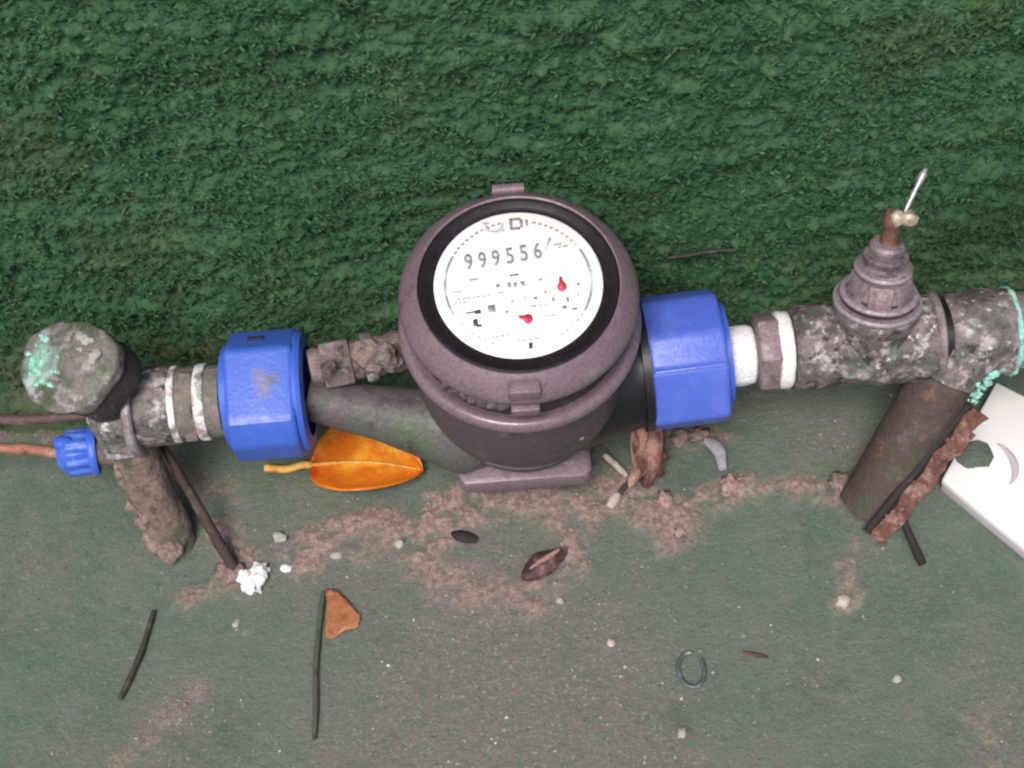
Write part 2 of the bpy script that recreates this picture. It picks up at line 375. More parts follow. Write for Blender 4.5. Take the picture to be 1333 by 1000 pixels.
def floor_material():
    m = bpy.data.materials.new('painted_concrete'); m.use_nodes = True; t = m.node_tree; N = t.nodes; L = t.links
    b = N['Principled BSDF']; co = N.new('ShaderNodeTexCoord')
    def noise(sc, det=5, r=.6):
        n = N.new('ShaderNodeTexNoise'); n.inputs['Scale'].default_value = sc; n.inputs['Detail'].default_value = det
        n.inputs['Roughness'].default_value = r; L.new(co.outputs['Object'], n.inputs[0]); return n.outputs[0]
    def rng(s, lo, hi, a=0, c=1):
        r = N.new('ShaderNodeMapRange'); r.inputs[1].default_value = lo; r.inputs[2].default_value = hi
        r.inputs[3].default_value = a; r.inputs[4].default_value = c; L.new(s, r.inputs[0]); return r.outputs[0]
    def mix(f, a, c, mode='MIX'):
        x = N.new('ShaderNodeMix'); x.data_type = 'RGBA'; x.blend_type = mode
        if isinstance(f, float): x.inputs[0].default_value = f
        else: L.new(f, x.inputs[0])
        for i, q in ((6, a), (7, c)):
            if isinstance(q, tuple): x.inputs[i].default_value = (*q, 1)
            else: L.new(q, x.inputs[i])
        return x.outputs[2]
    def mul(a, c):
        x = N.new('ShaderNodeMath'); x.operation = 'MULTIPLY'; L.new(a, x.inputs[0]); L.new(c, x.inputs[1]); return x.outputs[0]
    def att(n):
        a = N.new('ShaderNodeAttribute'); a.attribute_name = n; return a.outputs['Fac']
    c = mix(rng(noise(22), .35, .68), (.112, .176, .126), (.152, .200, .150))
    c = mix(rng(noise(70, 6), .5, .72), c, (.185, .20, .185))
    c = mix(rng(noise(330, 4, .7), .56, .70), c, (.24, .25, .235))
    c = mix(mul(att('wear'), rng(noise(240, 5, .7), .34, .60)), c, (.230, .190, .175))
    c = mix(mul(att('wear'), rng(noise(420, 3, .7), .57, .68)), c, (.34, .33, .32))
    c = mix(rng(noise(260, 5, .75), .58, .70), c, (.080, .105, .084))
    c = mix(rng(noise(34, 7, .75), .57, .66, 0, .55), c, (.20, .205, .185))
    c = mix(rng(noise(17, 5, .7), .55, .68, 0, .6), c, (.085, .130, .092))
    sc = mix(rng(noise(350, 4, .7), .38, .62), (.22, .145, .132), (.46, .345, .32))
    c = mix(rng(att('soil'), .05, .80), c, sc)
    L.new(c, b.inputs['Base Color'])
    L.new(rng(noise(120), .3, .7, .62, .9), b.inputs['Roughness']); b.inputs['Specular IOR Level'].default_value = .3
    u = N.new('ShaderNodeBump'); u.inputs['Distance'].default_value = .0016; L.new(noise(480, 5, .75), u.inputs['Height'])
    L.new(u.outputs[0], b.inputs['Normal'])
    return m
raw('floor', V, grid_faces(len(gx), len(gy)), floor_material(), kind='structure', attrs={'soil': soil, 'wear': wear})

# ------------------------------------------------------------------ loose grit on the floor
def grains(name, n, wfun, size, mat, label=None, cat=None, parent=None):
    px = np.random.uniform(-.34, .34, n * 6); py = np.random.uniform(-.24, WALL_Y - .003, n * 6)
    k = np.random.rand(n * 6) < wfun(px, py); px, py = px[k][:n], py[k][:n]; n = len(px)
    s = size[0] + (size[1] - size[0]) * np.random.rand(n) ** 3
    oc = np.array([(1, 0, 0), (-1, 0, 0), (0, 1, 0), (0, -1, 0), (0, 0, 1), (0, 0, -1)], float)
    fc = np.array([(0, 2, 4), (2, 1, 4), (1, 3, 4), (3, 0, 4), (2, 0, 5), (1, 2, 5), (3, 1, 5), (0, 3, 5)])
    P = oc[None] * (s[:, None, None] * np.random.uniform(.5, 1.15, (n, 6, 1))) + np.random.normal(0, .15, (n, 6, 3)) * s[:, None, None]
    a = np.random.rand(n) * 6.283; c, q = np.cos(a)[:, None], np.sin(a)[:, None]
    x = P[..., 0] * c - P[..., 1] * q; y = P[..., 0] * q + P[..., 1] * c
    so_ = soil_at(px, py)
    z = P[..., 2] * .7 + (s * .35 + so_ * .002)[:, None]
    V = np.stack([x + px[:, None], y + py[:, None], z], -1).reshape(-1, 3)
    Fq = (fc[None] + (np.arange(n) * 6)[:, None, None]).reshape(-1, 3)
    return raw(name, V, Fq, mat, label=label, cat=cat, kind='stuff', smooth=False)
grains('soil_crumbs', 5000, lambda x, y: np.clip(soil_at(x, y) * 1.2 - .1, 0, 1), (.0003, .0012), MT['pinkdirt'], 'pinkish brown soil crumbs washed under the water meter', 'soil')
grains('grit', 1500, lambda x, y: np.clip(wear_at(x, y) * .7 + .03, 0, 1), (.0003, .0011), MT['grit'], 'pale grit scattered over the worn green floor', 'grit')

# ------------------------------------------------------------------ wall
wx = axis_coords(-.40, .40, .0017, 2.5); ws = axis_coords(-.01, .42, .0017, 1.2); ws = ws[ws > -.03]
Xw, S = np.meshgrid(wx, ws)
def wall_out(X, S):                          # how far the coat stands out of the wall plane
    b = .012 * (fbm(X * 13, S * 20, 101, 3) - .5)
    b = b + .0095 * (fbm(X * 48 + S * 18, S * 105, 103, 3) - .5)
    b = b + .0066 * (np.abs(fbm(X * 230 + S * 60, S * 320, 107, 2) - .5) * 2) ** .8
    return b + np.clip(.030 - S, 0, .035) ** 2 * 16
Ow = wall_out(Xw, S)
wallobj = thing('wall', (0, 0, 0), 'rough wall thickly covered in dark green turf-like coating behind the pipes', 'wall')
def wall_material(name, per_island):
    m = bpy.data.materials.new(name); m.use_nodes = True; t = m.node_tree; N = t.nodes; L = t.links
    b = N['Principled BSDF']; co = N.new('ShaderNodeTexCoord')
    def noise(sc, det=5):
        n = N.new('ShaderNodeTexNoise'); n.inputs['Scale'].default_value = sc; n.inputs['Detail'].default_value = det
        L.new(co.outputs['Object'], n.inputs[0]); return n.outputs[0]
    def rng(s, lo, hi, a=0., c=1.):
        r = N.new('ShaderNodeMapRange'); r.inputs[1].default_value = lo; r.inputs[2].default_value = hi
        r.inputs[3].default_value = a; r.inputs[4].default_value = c; L.new(s, r.inputs[0]); return r.outputs[0]
    def mix(f, a, c):
        x = N.new('ShaderNodeMix'); x.data_type = 'RGBA'; L.new(f, x.inputs[0])
        for i, q in ((6, a), (7, c)):
            if isinstance(q, tuple): x.inputs[i].default_value = (*q, 1)
            else: L.new(q, x.inputs[i])
        return x.outputs[2]
    c = mix(rng(noise(14), .36, .66), (.028, .088, .042), (.042, .108, .048))
    c = mix(rng(noise(90), .5, .7), c, (.058, .130, .058))
    if per_island:
        g = N.new('ShaderNodeNewGeometry')
        c = mix(rng(g.outputs['Random Per Island'], .5, 1.0, 0, .6), c, (.088, .185, .098))
    c = mix(rng(noise(10, 3), .56, .72, 0, .6), c, (.060, .088, .028))
    c = mix(rng(noise(7.3, 4), .52, .68, 0, .75), c, (.016, .050, .022))
    # yellowish algae and dirt at the wall foot, widened to lighten the shade there
    sp = N.new('ShaderNodeSeparateXYZ'); L.new(co.outputs['Object'], sp.inputs[0])
    f = rng(sp.outputs[2], .005, .075, 1, 0)
    x = N.new('ShaderNodeMath'); x.operation = 'MULTIPLY'; L.new(f, x.inputs[0]); L.new(rng(noise(45), .44, .62, 0, .7), x.inputs[1])
    c = mix(x.outputs[0], c, (.105, .11, .055))
    L.new(c, b.inputs['Base Color']); b.inputs['Roughness'].default_value = .7; b.inputs['Specular IOR Level'].default_value = .25
    u = N.new('ShaderNodeBump'); u.inputs['Distance'].default_value = .001; L.new(noise(600, 4), u.inputs['Height']); L.new(u.outputs[0], b.inputs['Normal'])
    return m
raw('wall_face', np.stack([Xw, WALL_Y - Ow, S], -1).reshape(-1, 3), grid_faces(len(wx), len(ws)), wall_material('wall_coat', False), parent=wallobj)
# short lying fibres of the coat
n = 165000
bx_ = np.random.uniform(-.37, .37, n); bs = np.random.uniform(.004, .40, n) ; bs = bs
keep = np.random.rand(n) < np.clip(.35 + 1.6 * (fbm(bx_ * 40, bs * 40, 211, 3) - .25), .15, 1) * np.clip(bs / .06, .15, 1)
bx_, bs = bx_[keep], bs[keep]; n = len(bx_)
bo = wall_out(bx_, bs)
ang = (fbm(bx_ * 9, bs * 9, 223, 2) - .5) * 2.0 + np.random.normal(0, .6, n) + np.where(np.random.rand(n) < .5, 0, math.pi)
ln = np.random.uniform(.0016, .0042, n); wd = np.random.uniform(.0007, .0015, n)
dx, dz = np.cos(ang), np.sin(ang) * .9 - .12
od = np.random.uniform(.05, .7, n)
root = np.stack([bx_, WALL_Y - bo, bs], -1)
T = np.stack([dx, -od, dz], -1); T /= np.linalg.norm(T, axis=1, keepdims=True)
T2 = np.stack([dx, -od * .2, dz - .35], -1); T2 /= np.linalg.norm(T2, axis=1, keepdims=True)
Sd = np.cross(T, np.stack([np.random.normal(0, .35, n), -np.ones(n), np.random.normal(0, .35, n)], -1)); Sd /= np.linalg.norm(Sd, axis=1, keepdims=True)
mid = root + T * (ln * .55)[:, None]; tip = mid + T2 * (ln * .5)[:, None]
w_ = (wd / 2)[:, None]
V = np.stack([root - Sd * w_, root + Sd * w_, mid + Sd * w_, mid - Sd * w_, tip], 1).reshape(-1, 3)
k0 = (np.arange(n) * 5)
Fq = np.stack([k0, k0 + 1, k0 + 2, k0 + 3], -1).tolist() + np.stack([k0 + 3, k0 + 2, k0 + 4], -1).tolist()
raw('turf_pile', V, Fq, wall_material('wall_fibre', True), parent=wallobj, kind='stuff', smooth=False)

# ------------------------------------------------------------------ water meter
TILT = R(11)
AX = Vector((.015, -math.sin(TILT), math.cos(TILT))).normalized()
D = ORIG + AX * .092 + Vector((.0012, 0, 0))                     # centre of the dial
mm_ = .001
meter = thing('water_meter', ORIG - AX * .053, 'large purplish grey water meter with a round white dial between blue nuts', 'water meter')
def prof(lst): return [(r * mm_, t * mm_) for r, t in lst]
body = lathe(prof([(0, -138), (30, -138), (32, -126), (37.5, -118), (44.5, -106), (50.0, -93), (52.6, -78), (52.5, -64), (53, -54), (52, -47), (51, -43), (0, -43)]), D, AX, 72)
build('bowl', body, 'bowl', meter)
foot = lathe(prof([(34, -122), (38.0, -121), (41.0, -119.5), (42.4, -116.5), (42.0, -114), (38, -111)]), D, AX, 64)
build('foot_belt', foot, 'bowl', meter)
u, v, w = frame(AX, (0, 1, 0))
pl = [(-33, -42), (30, -42), (33, -38), (34, 30), (31, 33), (-33, 33), (-36, 30), (-36, -38)]
build('foot_plate', prism([(x * mm_, y * mm_) for x, y in pl], D, u, v, w, -.1405, -.1275, .0018), 'plate_case', meter)
band = lathe(prof([(0, -45), (50.5, -45), (50.5, -40), (49.6, -30), (49.6, -12), (0, -12)]), D, AX, 72)
build('groove_band', band, 'groove', meter)
collar = lathe(prof([(50, -42.5), (53.6, -42), (56.0, -40.4), (57.4, -37.6), (57.6, -35.4), (56.8, -33.2), (55.2, -32.0), (53.2, -32.0), (51.4, -33.2), (49, -34)]), D, AX, 96)
build('collar', collar, 'bead', meter)
lid = lathe(prof([(46, -15.5), (52.8, -15.5), (54.4, -14.6), (55.3, -12.8), (55.4, -10.6), (54.8, -8.4), (53.0, -5.4), (49.8, -2), (47.8, -.2), (46.8, .6), (46.0, .2), (46.0, -6), (46, -15.5)]), D, AX, 96)
build('lid_ring', lid, 'case', meter)
gk = lathe(prof([(46.2, -6), (46.2, -.6), (45.0, .5), (43.6, .4), (41.5, -.6), (39.4, -1.0), (38.2, -1.0), (38.2, -5), (46.2, -6)]), D, AX, 96)
build('gasket', gk, 'black', meter)
dial = build('dial', lathe(prof([(0, -5), (38.4, -5), (38.4, -.6), (37.6, 0), (0, 0)]), D, AX, 96), 'white', meter)
# dial printing: every mark lies on the dial plane
def dp(px, py, h=.00025): return on_plane(px, py, D + AX * h, AX)
def flat_poly(pts, h, mm, th=.00012):
    P = [dp(x, y, h) for x, y in pts]; Q = [p - AX * th for p in P]; k = len(P)
    fs = [tuple(range(k)), tuple(range(2 * k - 1, k - 1, -1))] + [(i, k + i, k + (i + 1) % k, (i + 1) % k) for i in range(k)]
    return mm.add(P + Q, fs)
def mark(mm, x, y, w, h, a=-9, hh=.00025):
    c, s = math.cos(R(a)), math.sin(R(a))
    return flat_poly([(x + i * w / 2 * c - j * h / 2 * s, y + i * w / 2 * s + j * h / 2 * c) for i, j in ((-1, -1), (1, -1), (1, 1), (-1, 1))], hh, mm)
def arc(mm, r0, r1, a0, a1, h=.00022, n=60, c=D):
    uu, vv, ww = frame(AX, (0, 1, 0)); vs = []; fs = []
    for i in range(n + 1):
        a = R(a0 + (a1 - a0) * i / n)
        for r in (r0, r1): vs.append(Vector(c) + uu * math.cos(a) * r + vv * math.sin(a) * r + ww * h)
    k = len(vs)
    for i in range(n): fs.append((2 * i, 2 * i + 1, 2 * i + 3, 2 * i + 2))
    return mm.add(vs, fs)
rg = M()
arc(rg, .0326, .0338, 150, 205); arc(rg, .0326, .0338, -30, 28)
for a in np.arange(32, 75, 5.0): arc(rg, .0325, .0336, a, a + 2.6, n=4)
for a in np.arange(100, 150, 5.0): arc(rg, .0325, .0336, a, a + 3.0, n=4)
for a in np.arange(208, 245, 6.0): arc(rg, .0327, .0333, a, a + 3.4, n=4)
for a in np.arange(300, 330, 6.0): arc(rg, .0327, .0333, a, a + 3.0, n=4)
build('scale_ring', rg, 'ring_ink', dial, ang=180)
def glyph(ch, px, py, hpx, a, mat, name, h=.0003, sx=1.0):
    cu = bpy.data.curves.new('glyph', 'FONT'); cu.body = ch; cu.size = 1; cu.extrude = .01; cu.align_x = 'CENTER'; cu.align_y = 'CENTER'; cu.resolution_u = 4; cu.offset = .018
    t = bpy.data.objects.new('glyph', cu); COL.objects.link(t)
    dg = bpy.context.evaluated_depsgraph_get(); me = bpy.data.meshes.new_from_object(t.evaluated_get(dg))
    vs = [Vector(v.co) for v in me.vertices]; fs = [tuple(p.vertices) for p in me.polygons]
    bpy.data.objects.remove(t); bpy.data.curves.remove(cu); bpy.data.meshes.remove(me)
    if not vs: return None
    lo = min(v.y for v in vs); hi = max(v.y for v in vs); cxm = (min(v.x for v in vs) + max(v.x for v in vs)) / 2
    o = dp(px, py, h); c, s = math.cos(R(a)), math.sin(R(a))
    e1 = dp(px + c, py + s, h) - o; e2 = dp(px + s, py - c, h) - o; k = hpx / (hi - lo)
    mm = M().add([o + e1 * ((v.x - cxm) * k * sx) + e2 * ((v.y - (lo + hi) / 2) * k) + AX * (v.z * .004) for v in vs], fs)
    return build(name, mm, mat, dial, ang=180)
for (x, y), ch in zip([(610, 341), (628, 338.5), (645.5, 336), (663.5, 333), (681.5, 329.5), (699.5, 326.5)], '999556'):
    glyph(ch, x, y, 21, -9.5, 'ink', 'digit', sx=.80)
pk = M(); mark(pk, 713, 318, 3, 18, 20); mark(pk, 655, 300, 3, 3)
# small half round emblem and dark boxed mark at the top of the dial
for i in range(9):
    a = math.pi * i / 8; mark(pk, 643 + 11 * math.cos(a), 293 + 9 * math.sin(a), 5, 2.5, math.degrees(-a) + 90)
mark(pk, 632, 291, 10, 2.5, -5)
build('emblem', pk, 'pale_ink', dial, ang=180)
bm_ = M()
for x, y, w_, h_ in [(665, 291.5, 4, 14), (671, 285.5, 12, 3.5), (671, 297.5, 12, 3.5), (678.5, 291, 4, 11), (685.5, 290, 3, 8)]: mark(bm_, x, y, w_, h_, -4)
build('boxed_mark', bm_, 'ink', dial, ang=180)
pr = M()
for x, y, w_, h_ in [(616, 364, 14, 3.5), (669, 358, 14, 4), (663, 371, 6, 9), (671, 371, 6, 9), (680, 369, 7, 9), (703, 364, 8, 4), (726, 318, 12, 2.5), (733, 321, 15, 3),
                     (648, 372, 6, 6), (651, 381, 9, 3), (667, 393, 5, 6), (660, 406, 5, 5), (683, 388, 5, 4), (640, 402, 12, 14), (720, 390, 4, 7), (739, 390, 4, 9), (753, 370, 4, 5),
                     (735, 400, 8, 6), (748, 402, 8, 4), (752, 384, 4, 6), (697, 388, 6, 5), (710, 380, 4, 4)]:
    mark(pr, x, y, w_ * .8, h_ * .7, -9)
build('printed_mark', pr, 'ring_ink', dial, ang=180)
pp = M()
for y0, x0, x1 in [(390, 597, 640), (396, 592, 606), (440, 636, 662), (444, 676, 700), (381, 590, 600), (399, 690, 712), (412, 708, 722)]:
    x = x0
    while x < x1:
        ww_ = random.uniform(3, 7); mark(pp, x, y0 - (x - x0) * .14, ww_, 2.4, -9); x += ww_ + 2
build('faint_print', pp, 'pale_ink', dial, ang=180)
dk = M()
mark(dk, 612, 407, 12, 1.8); mark(dk, 622, 406, 8, 5); build('arrow_mark', dk, 'dark_ink', dial, ang=180)
dk = M(); mark(dk, 619, 420, 6, 9); mark(dk, 624, 424, 7, 3); build('bold_mark', dk, 'dark_ink', dial, ang=180)
dk = M(); mark(dk, 691, 450, 5, 8, 0); build('bold_mark', dk, 'dark_ink', dial, ang=180)
for px, py, a in ((731, 370, 80), (685, 414, 15)):
    q = M(); c, s = math.cos(R(a)), math.sin(R(a))
    flat_poly([(px + x * c - y * s, py + x * s + y * c) for x, y in ((-10, -1.5), (-4, -2.5), (1, -6), (6, -5.5), (9, 0), (6, 5.5), (1, 6), (-4, 2.5), (-10, 1.5))], .0009, q, .0008)
    build('pointer', q, 'red', dial, ang=180)
    q = M(); o = dp(px, py)
    for k in range(10):
        aa = 36 * k + 10; arc(q, .0060, .0068, aa, aa + 10, .0003, 3, c=o - AX * .00025)
    build('sub_dial', q, 'pink', dial, ang=180)
# lugs of the lid
def lug(name, px, py, w_, l_, h_, t, rr, mat='case'):
    ang_ = math.atan2(py, px); d = (u * px + v * py).normalized(); s = w.cross(d)
    return build(name, box(D + d * rr + w * t, s, d, w, w_, l_, h_, .0012), mat, meter)
lug('lid_latch', -.02, -1, .0145, .009, .008, -.0050, .0508)
build('latch_lip', box(D - v * .0545 - u * .001 + w * -.0175, u, v, w, .013, .006, .006, .001), 'case', meter)
lug('lid_hinge', -.03, 1, .0140, .008, .007, -.0115, .0545, 'mud')
build('hinge_pin', tube(lerp(D + v * .0568 - u * .0085 + w * -.0085, D + v * .0568 + u * .0065 + w * -.0085, 4), .0030, 10), 'case', meter)
# mud-caked clip on the lower lid edge
cl = M()
for k in range(7): 
    a = R(228 + 5 * k); blob(D + u * math.cos(a) * .0530 + v * math.sin(a) * .0530 + w * -.0175, .0035, .003, .0028, .4, 2, mm=cl)
build('dirt_crust', cl, 'bowl', meter)
for a in (-60,):
    build('seal_screw', lathe(prof([(0, 0), (1.7, 0), (1.7, 1.2), (1.1, 1.8), (0, 1.8)]), D + (u * math.cos(R(a)) + v * math.sin(R(a))) * .0508 + w * -.074, u * math.cos(R(a)) + v * math.sin(R(a)), 16), 'pale_ink', meter)
# spouts
xl = ax(412)
def spout_prof(lst): return dense(prof(lst), .004)
a0_ = at_y(408, 520, -.004); a1_ = at_y(604, 560, -.012); ad = a1_ - a0_; aL = ad.length * 1000
sp_ = lathe(spout_prof([(0, -4), (11.5, -4), (11.5, 3), (13.5, aL * .35), (18, aL * .72), (21.5, aL * .9), (22, aL + 4), (16, aL + 14), (0, aL + 20)]), a0_, ad, 48, rough=.0007)
build('inlet_spout', sp_, 'spout', meter, ang=60)
n0_, n1_ = at_y(404, 480, .004), at_y(540, 452, .012)
build('inlet_neck', tube(lerp(n0_, n1_, 18), [.0098 + .0008 * math.sin(i * 1.9) for i in range(18)], 28, rough=.0013, rs=90), 'neck_brown', meter, ang=60)
xr = ax(842)
build('outlet_spout', lathe(spout_prof([(0, 0), (30, 0), (30, 12), (34, 30), (40, 50), (0, 55)]), (xr + .006, 0, H - .002), Vector((-1, 0, -.05)), 48), 'black', meter, ang=60)
# boss with lumps of mud on the inlet
bs_ = M()
for px, py, s in ((428, 478, 4), (500, 462, 6), (487, 476, 4.5), (510, 470, 5)):
    blob(at_y(px, py, -.007), s * mm_, s * mm_ * .9, s * mm_ * .85, .32, 3, 1.2, bs_)
build('mud_lump', bs_, 'neck_brown', meter)
nd = (n1_ - n0_).normalized(); nu_, nv_, nw_ = frame(nd)
hx0 = [(.0130 * math.cos(R(60 * k + 14)), .0130 * math.sin(R(60 * k + 14))) for k in range(6)]
build('neck_hex', prism(hx0, n0_ + nd * .006, nu_, nv_, nw_, 0, .015, .0012), 'neck_brown', meter, ang=40)
build('neck_ring', lathe(dense(prof([(8, 0), (12.0, 0), (12.6, 1), (12.6, 5), (12, 6), (8, 6)]), .0015), n0_ + nd * .027, nd, 36, rough=.0006), 'brass', meter, ang=50)
pb = at(455, 470, .100)
build('strainer_boss', lathe(prof([(0, -12), (8, -12), (8, 4), (7, 5), (0, 5)]), at_y(478, 462, .002), Vector((.1, -.4, 1)), 6), 'mud', meter)

# ------------------------------------------------------------------ blue union nuts
# cross-section given as (angle from the side that faces the viewer, radius in mm); positive angles run downwards
def nut(name, px0, px1, prof_, label, tilt, grp, R_=1.0, lean=(0, 0)):
    x0, x1 = ax(px0), ax(px1); c = Vector(((x0 + x1) / 2, 0, H + (.0025 if x0 < 0 else .0032))); L_ = (x1 - x0) / 2
    w = Vector((1, lean[0], lean[1])).normalized()
    e = (CAM - c); e = (e - w * e.dot(w)).normalized(); dn = e.cross(w).normalized()
    if dn.dot(CU) > 0: dn = -dn
    poly = [(math.cos(R(a)) * r * mm_, math.sin(R(a)) * r * mm_) for a, r in prof_]
    t = thing(name, (c.x, c.y, c.z - .035), label, 'pipe nut', grp)
    build('shell', prism(poly, c, e, dn, w, -L_, L_, .0026, seg=4), 'blue', t, ang=30)
    return t, c, e, dn, w, L_
GN = 'blue plastic union nuts on the meter'
nl, c, e, dn, w, L_ = nut('union_nut', 306, 394, [(-92, 32.5), (-44, 33), (20, 33), (23, 33.8), (50, 34.2), (85, 33.6), (112, 33), (150, 33), (210, 33), (240, 33)],
    'faceted blue plastic nut left of the meter with a grime smudge', 0, GN)
build('rim', lathe([(.023, L_ - .001), (.0300, L_ - .001), (.0306, L_ + .001), (.0298, L_ + .003), (.023, L_ + .004)], c, w, 48), 'blue', nl)
build('bore_end', lathe([(0, -L_ - .003), (.026, -L_ - .003), (.027, -L_ + .001), (0, -L_ + .001)], c, w, 40), 'blue', nl)
# slot near the upper edge and the dried smudge on the front facet
a = R(-66); pos = c + w * -.002 + (e * math.cos(a) + dn * math.sin(a)) * .0303
nrm = (e * math.cos(R(-67)) + dn * math.sin(R(-67)))
build('slot', box(pos, w, nrm.cross(w), nrm, .008, .0028, .0022, .0004), 'slot', nl)
MT['blue_grimed'] = MT['blue'].copy()
sp0 = c + (e * math.cos(R(-12)) + dn * math.sin(R(-12))) * .028 + w * .003
stain(MT['blue_grimed'], sp0 - ROOT[nl.name], .0085, (.20, .17, .24), 190, .75)
stain(MT['blue_grimed'], sp0 - ROOT[nl.name] + w * .003 - dn * .001, .0035, (.10, .11, .07), 320, .9)
[o_ for o_ in nl.children if o_.name.startswith('shell')][0].data.materials[0] = MT['blue_grimed']
nr, c, e, dn, w, L_ = nut('union_nut', 838, 937, [(-92, 34), (-60, 34.5), (-20, 34.5), (7.5, 33.6), (9, 35.2), (60, 36), (92, 34.5), (140, 34.5), (180, 34.5), (225, 34.5)],
    'clean blue plastic nut right of the meter with a seam across it', 0, GN, lean=(.03, .035))
build('bore_end', lathe([(0, L_ - .001), (.026, L_ - .001), (.026, L_ + .003), (0, L_ + .003)], c, w, 40), 'blue', nr)
build('rim', lathe([(.02, -L_ - .003), (.0345, -L_ - .003), (.0345, -L_ + .001), (.02, -L_ + .001)], c, w, 48), 'black', nr)  # black left end face; its shadow is put into the colour
for o_ in nr.children:
    if o_.name.startswith('shell'): o_.data.materials[0] = MT['blue_faded']
rb = M(); a = R(8.4); bxp = c + (e * math.cos(a) + dn * math.sin(a)) * .0352
build('seam_rib', box(bxp, w, dn, e, 2 * L_ - .004, .0016, .0014, .0004), 'blue_faded', nr)

# ------------------------------------------------------------------ left fittings
XA = Vector((1, 0, 0))
HR = H + .0042                           # the right run climbs a little
def axp(px, dz=0, dy=0): return Vector((ax(px), dy, (HR if px > 960 else H + .002 if px > 930 else H) + dz))
def span(px0, px1): return ax(px1) - ax(px0)
np_ = thing('threaded_nipple', axp(255, -.02), 'short threaded nipple wrapped in white tape left of the left blue nut', 'pipe fitting', 'taped pipe nipples')
build('thread', lathe(dense([(0, 0), (.0185, 0), (.0185, span(222, 292)), (0, span(222, 292))], .003), axp(222), XA, 40, rough=.0006), 'tape_gap', np_, ang=60)
for p0, p1, r in ((222, 236, .0196), (260, 273, .0195)):
    L1 = span(p0, p1); rgm = lathe(dense([(.017, 0), (r - .0003, 0), (r, L1 * .15), (r, L1 * .85), (r - .0003, L1), (.017, L1)], .0010), axp(p0), XA, 64, rough=.0005, rs=190)
    build('tape_ring', rgm, 'tape', np_, ang=80)
hx = [(.0205 * math.cos(R(60 * k + 20)), .0205 * math.sin(R(60 * k + 20))) for k in range(6)]
uu, vv, ww = frame(XA)
build('hex_band', prism(hx, axp(242), uu, vv, ww, 0, span(242, 258), .001), 'tape_gap', np_)

el = thing('pipe_elbow', axp(165, -.02), 'weathered brass elbow at the left end with a verdigris stained cap', 'pipe fitting')
build('neck', lathe(dense([(0, 0), (.0195, 0), (.0205, .002), (.0205, span(175, 226)), (0, span(175, 226))], .003), axp(176), XA, 48, rough=.0009), 'brass', el, ang=60)
build('collar', lathe(dense([(.012, 0), (.0238, 0), (.0248, .001), (.0248, .0040), (.0238, .0050), (.012, .0050)], .0015), axp(171), XA, 56, rough=.0007), 'pale_metal', el)
hub = blob(axp(160, -.002), .018, .019, .019, .12, 3, 1.5)
build('hub', hub, 'brass', el, ang=180)
CN = (CR * -.37 + CU * .27 - FWD * .90).normalized()
hubp = axp(158)
capc = on_plane(90, 478, hubp + CN * .046, CN)
cu_, cv_, cw_ = frame(CN, CU)
octo = []
for px, py in ((22, 488), (38, 524), (108, 538), (150, 482), (152, 448), (128, 424), (72, 416), (32, 440)):
    q = on_plane(px, py, capc, CN) - capc; octo.append((q.dot(cu_), q.dot(cv_)))
octo = [(a_[0] * (1 - f_) + b_[0] * f_, a_[1] * (1 - f_) + b_[1] * f_) for a_, b_ in zip(octo, octo[1:] + octo[:1]) for f_ in (.13, .87)]
capo = build('cap', prism(octo, capc, cu_, cv_, cw_, -.0085, 0, .0026, seg=3), 'cap', el, ang=35)
build('cap_base', prism([(x * .93, y * .93) for x, y in octo], capc, cu_, cv_, cw_, -.024, -.0083, .0012), 'dark_brown', el, ang=35)  # darker, slightly smaller piece under the cap
build('cap_crown', lathe(dense(prof([(23, -.8), (17, 1.8), (9, 3.4), (0, 4.0)]), .002), capc, CN, 40, rough=.0006), 'cap', el, ang=180)
build('cap_neck', tube(lerp(hubp, capc - CN * .022, 6), .0150, 28, rough=.0006), 'dark_brown', el, ang=60)
vg = M()
for k in range(85):
    pxx, pyy = random.gauss(58, 12), random.gauss(468, 22)
    if not (30 + .35 * abs(pyy - 470) < pxx < 86 and 430 < pyy < 512): continue
    if vnoise(np.array([pxx * .11]), np.array([pyy * .11]), 5)[0] < .36: continue
    q = on_plane(pxx, pyy, capc + CN * .0004, CN); rr = (q - capc).length
    q = q + CN * max(0, .0022 - 5 * rr * rr); s = random.uniform(.0010, .0026)
    blob(q, s, s, s * .34, .45, 2, mm=vg)
stain(MT['cap'], on_plane(54, 470, capc + CN * .002, CN) - ROOT[el.name], .0125, (.33, .56, .48), 150, .8)
stain(MT['cap'], on_plane(38, 496, capc + CN * .001, CN) - ROOT[el.name], .0060, (.45, .60, .56), 190, .8)
build('verdigris_crust', vg, 'verdigris', el, label='turquoise verdigris crust on the left of the cap face')
pc = M()
for px, py, s in ((113, 443, 3.2), (124, 462, 3), (120, 470, 2.6), (106, 455, 2.4), (104, 438, 2.2)):
    q = on_plane(px, py, capc + CN * .0020, CN); blob(q, s * mm_, s * mm_, s * mm_ * .5, .4, 2, mm=pc)
build('pale_crust', pc, 'pebble', el)

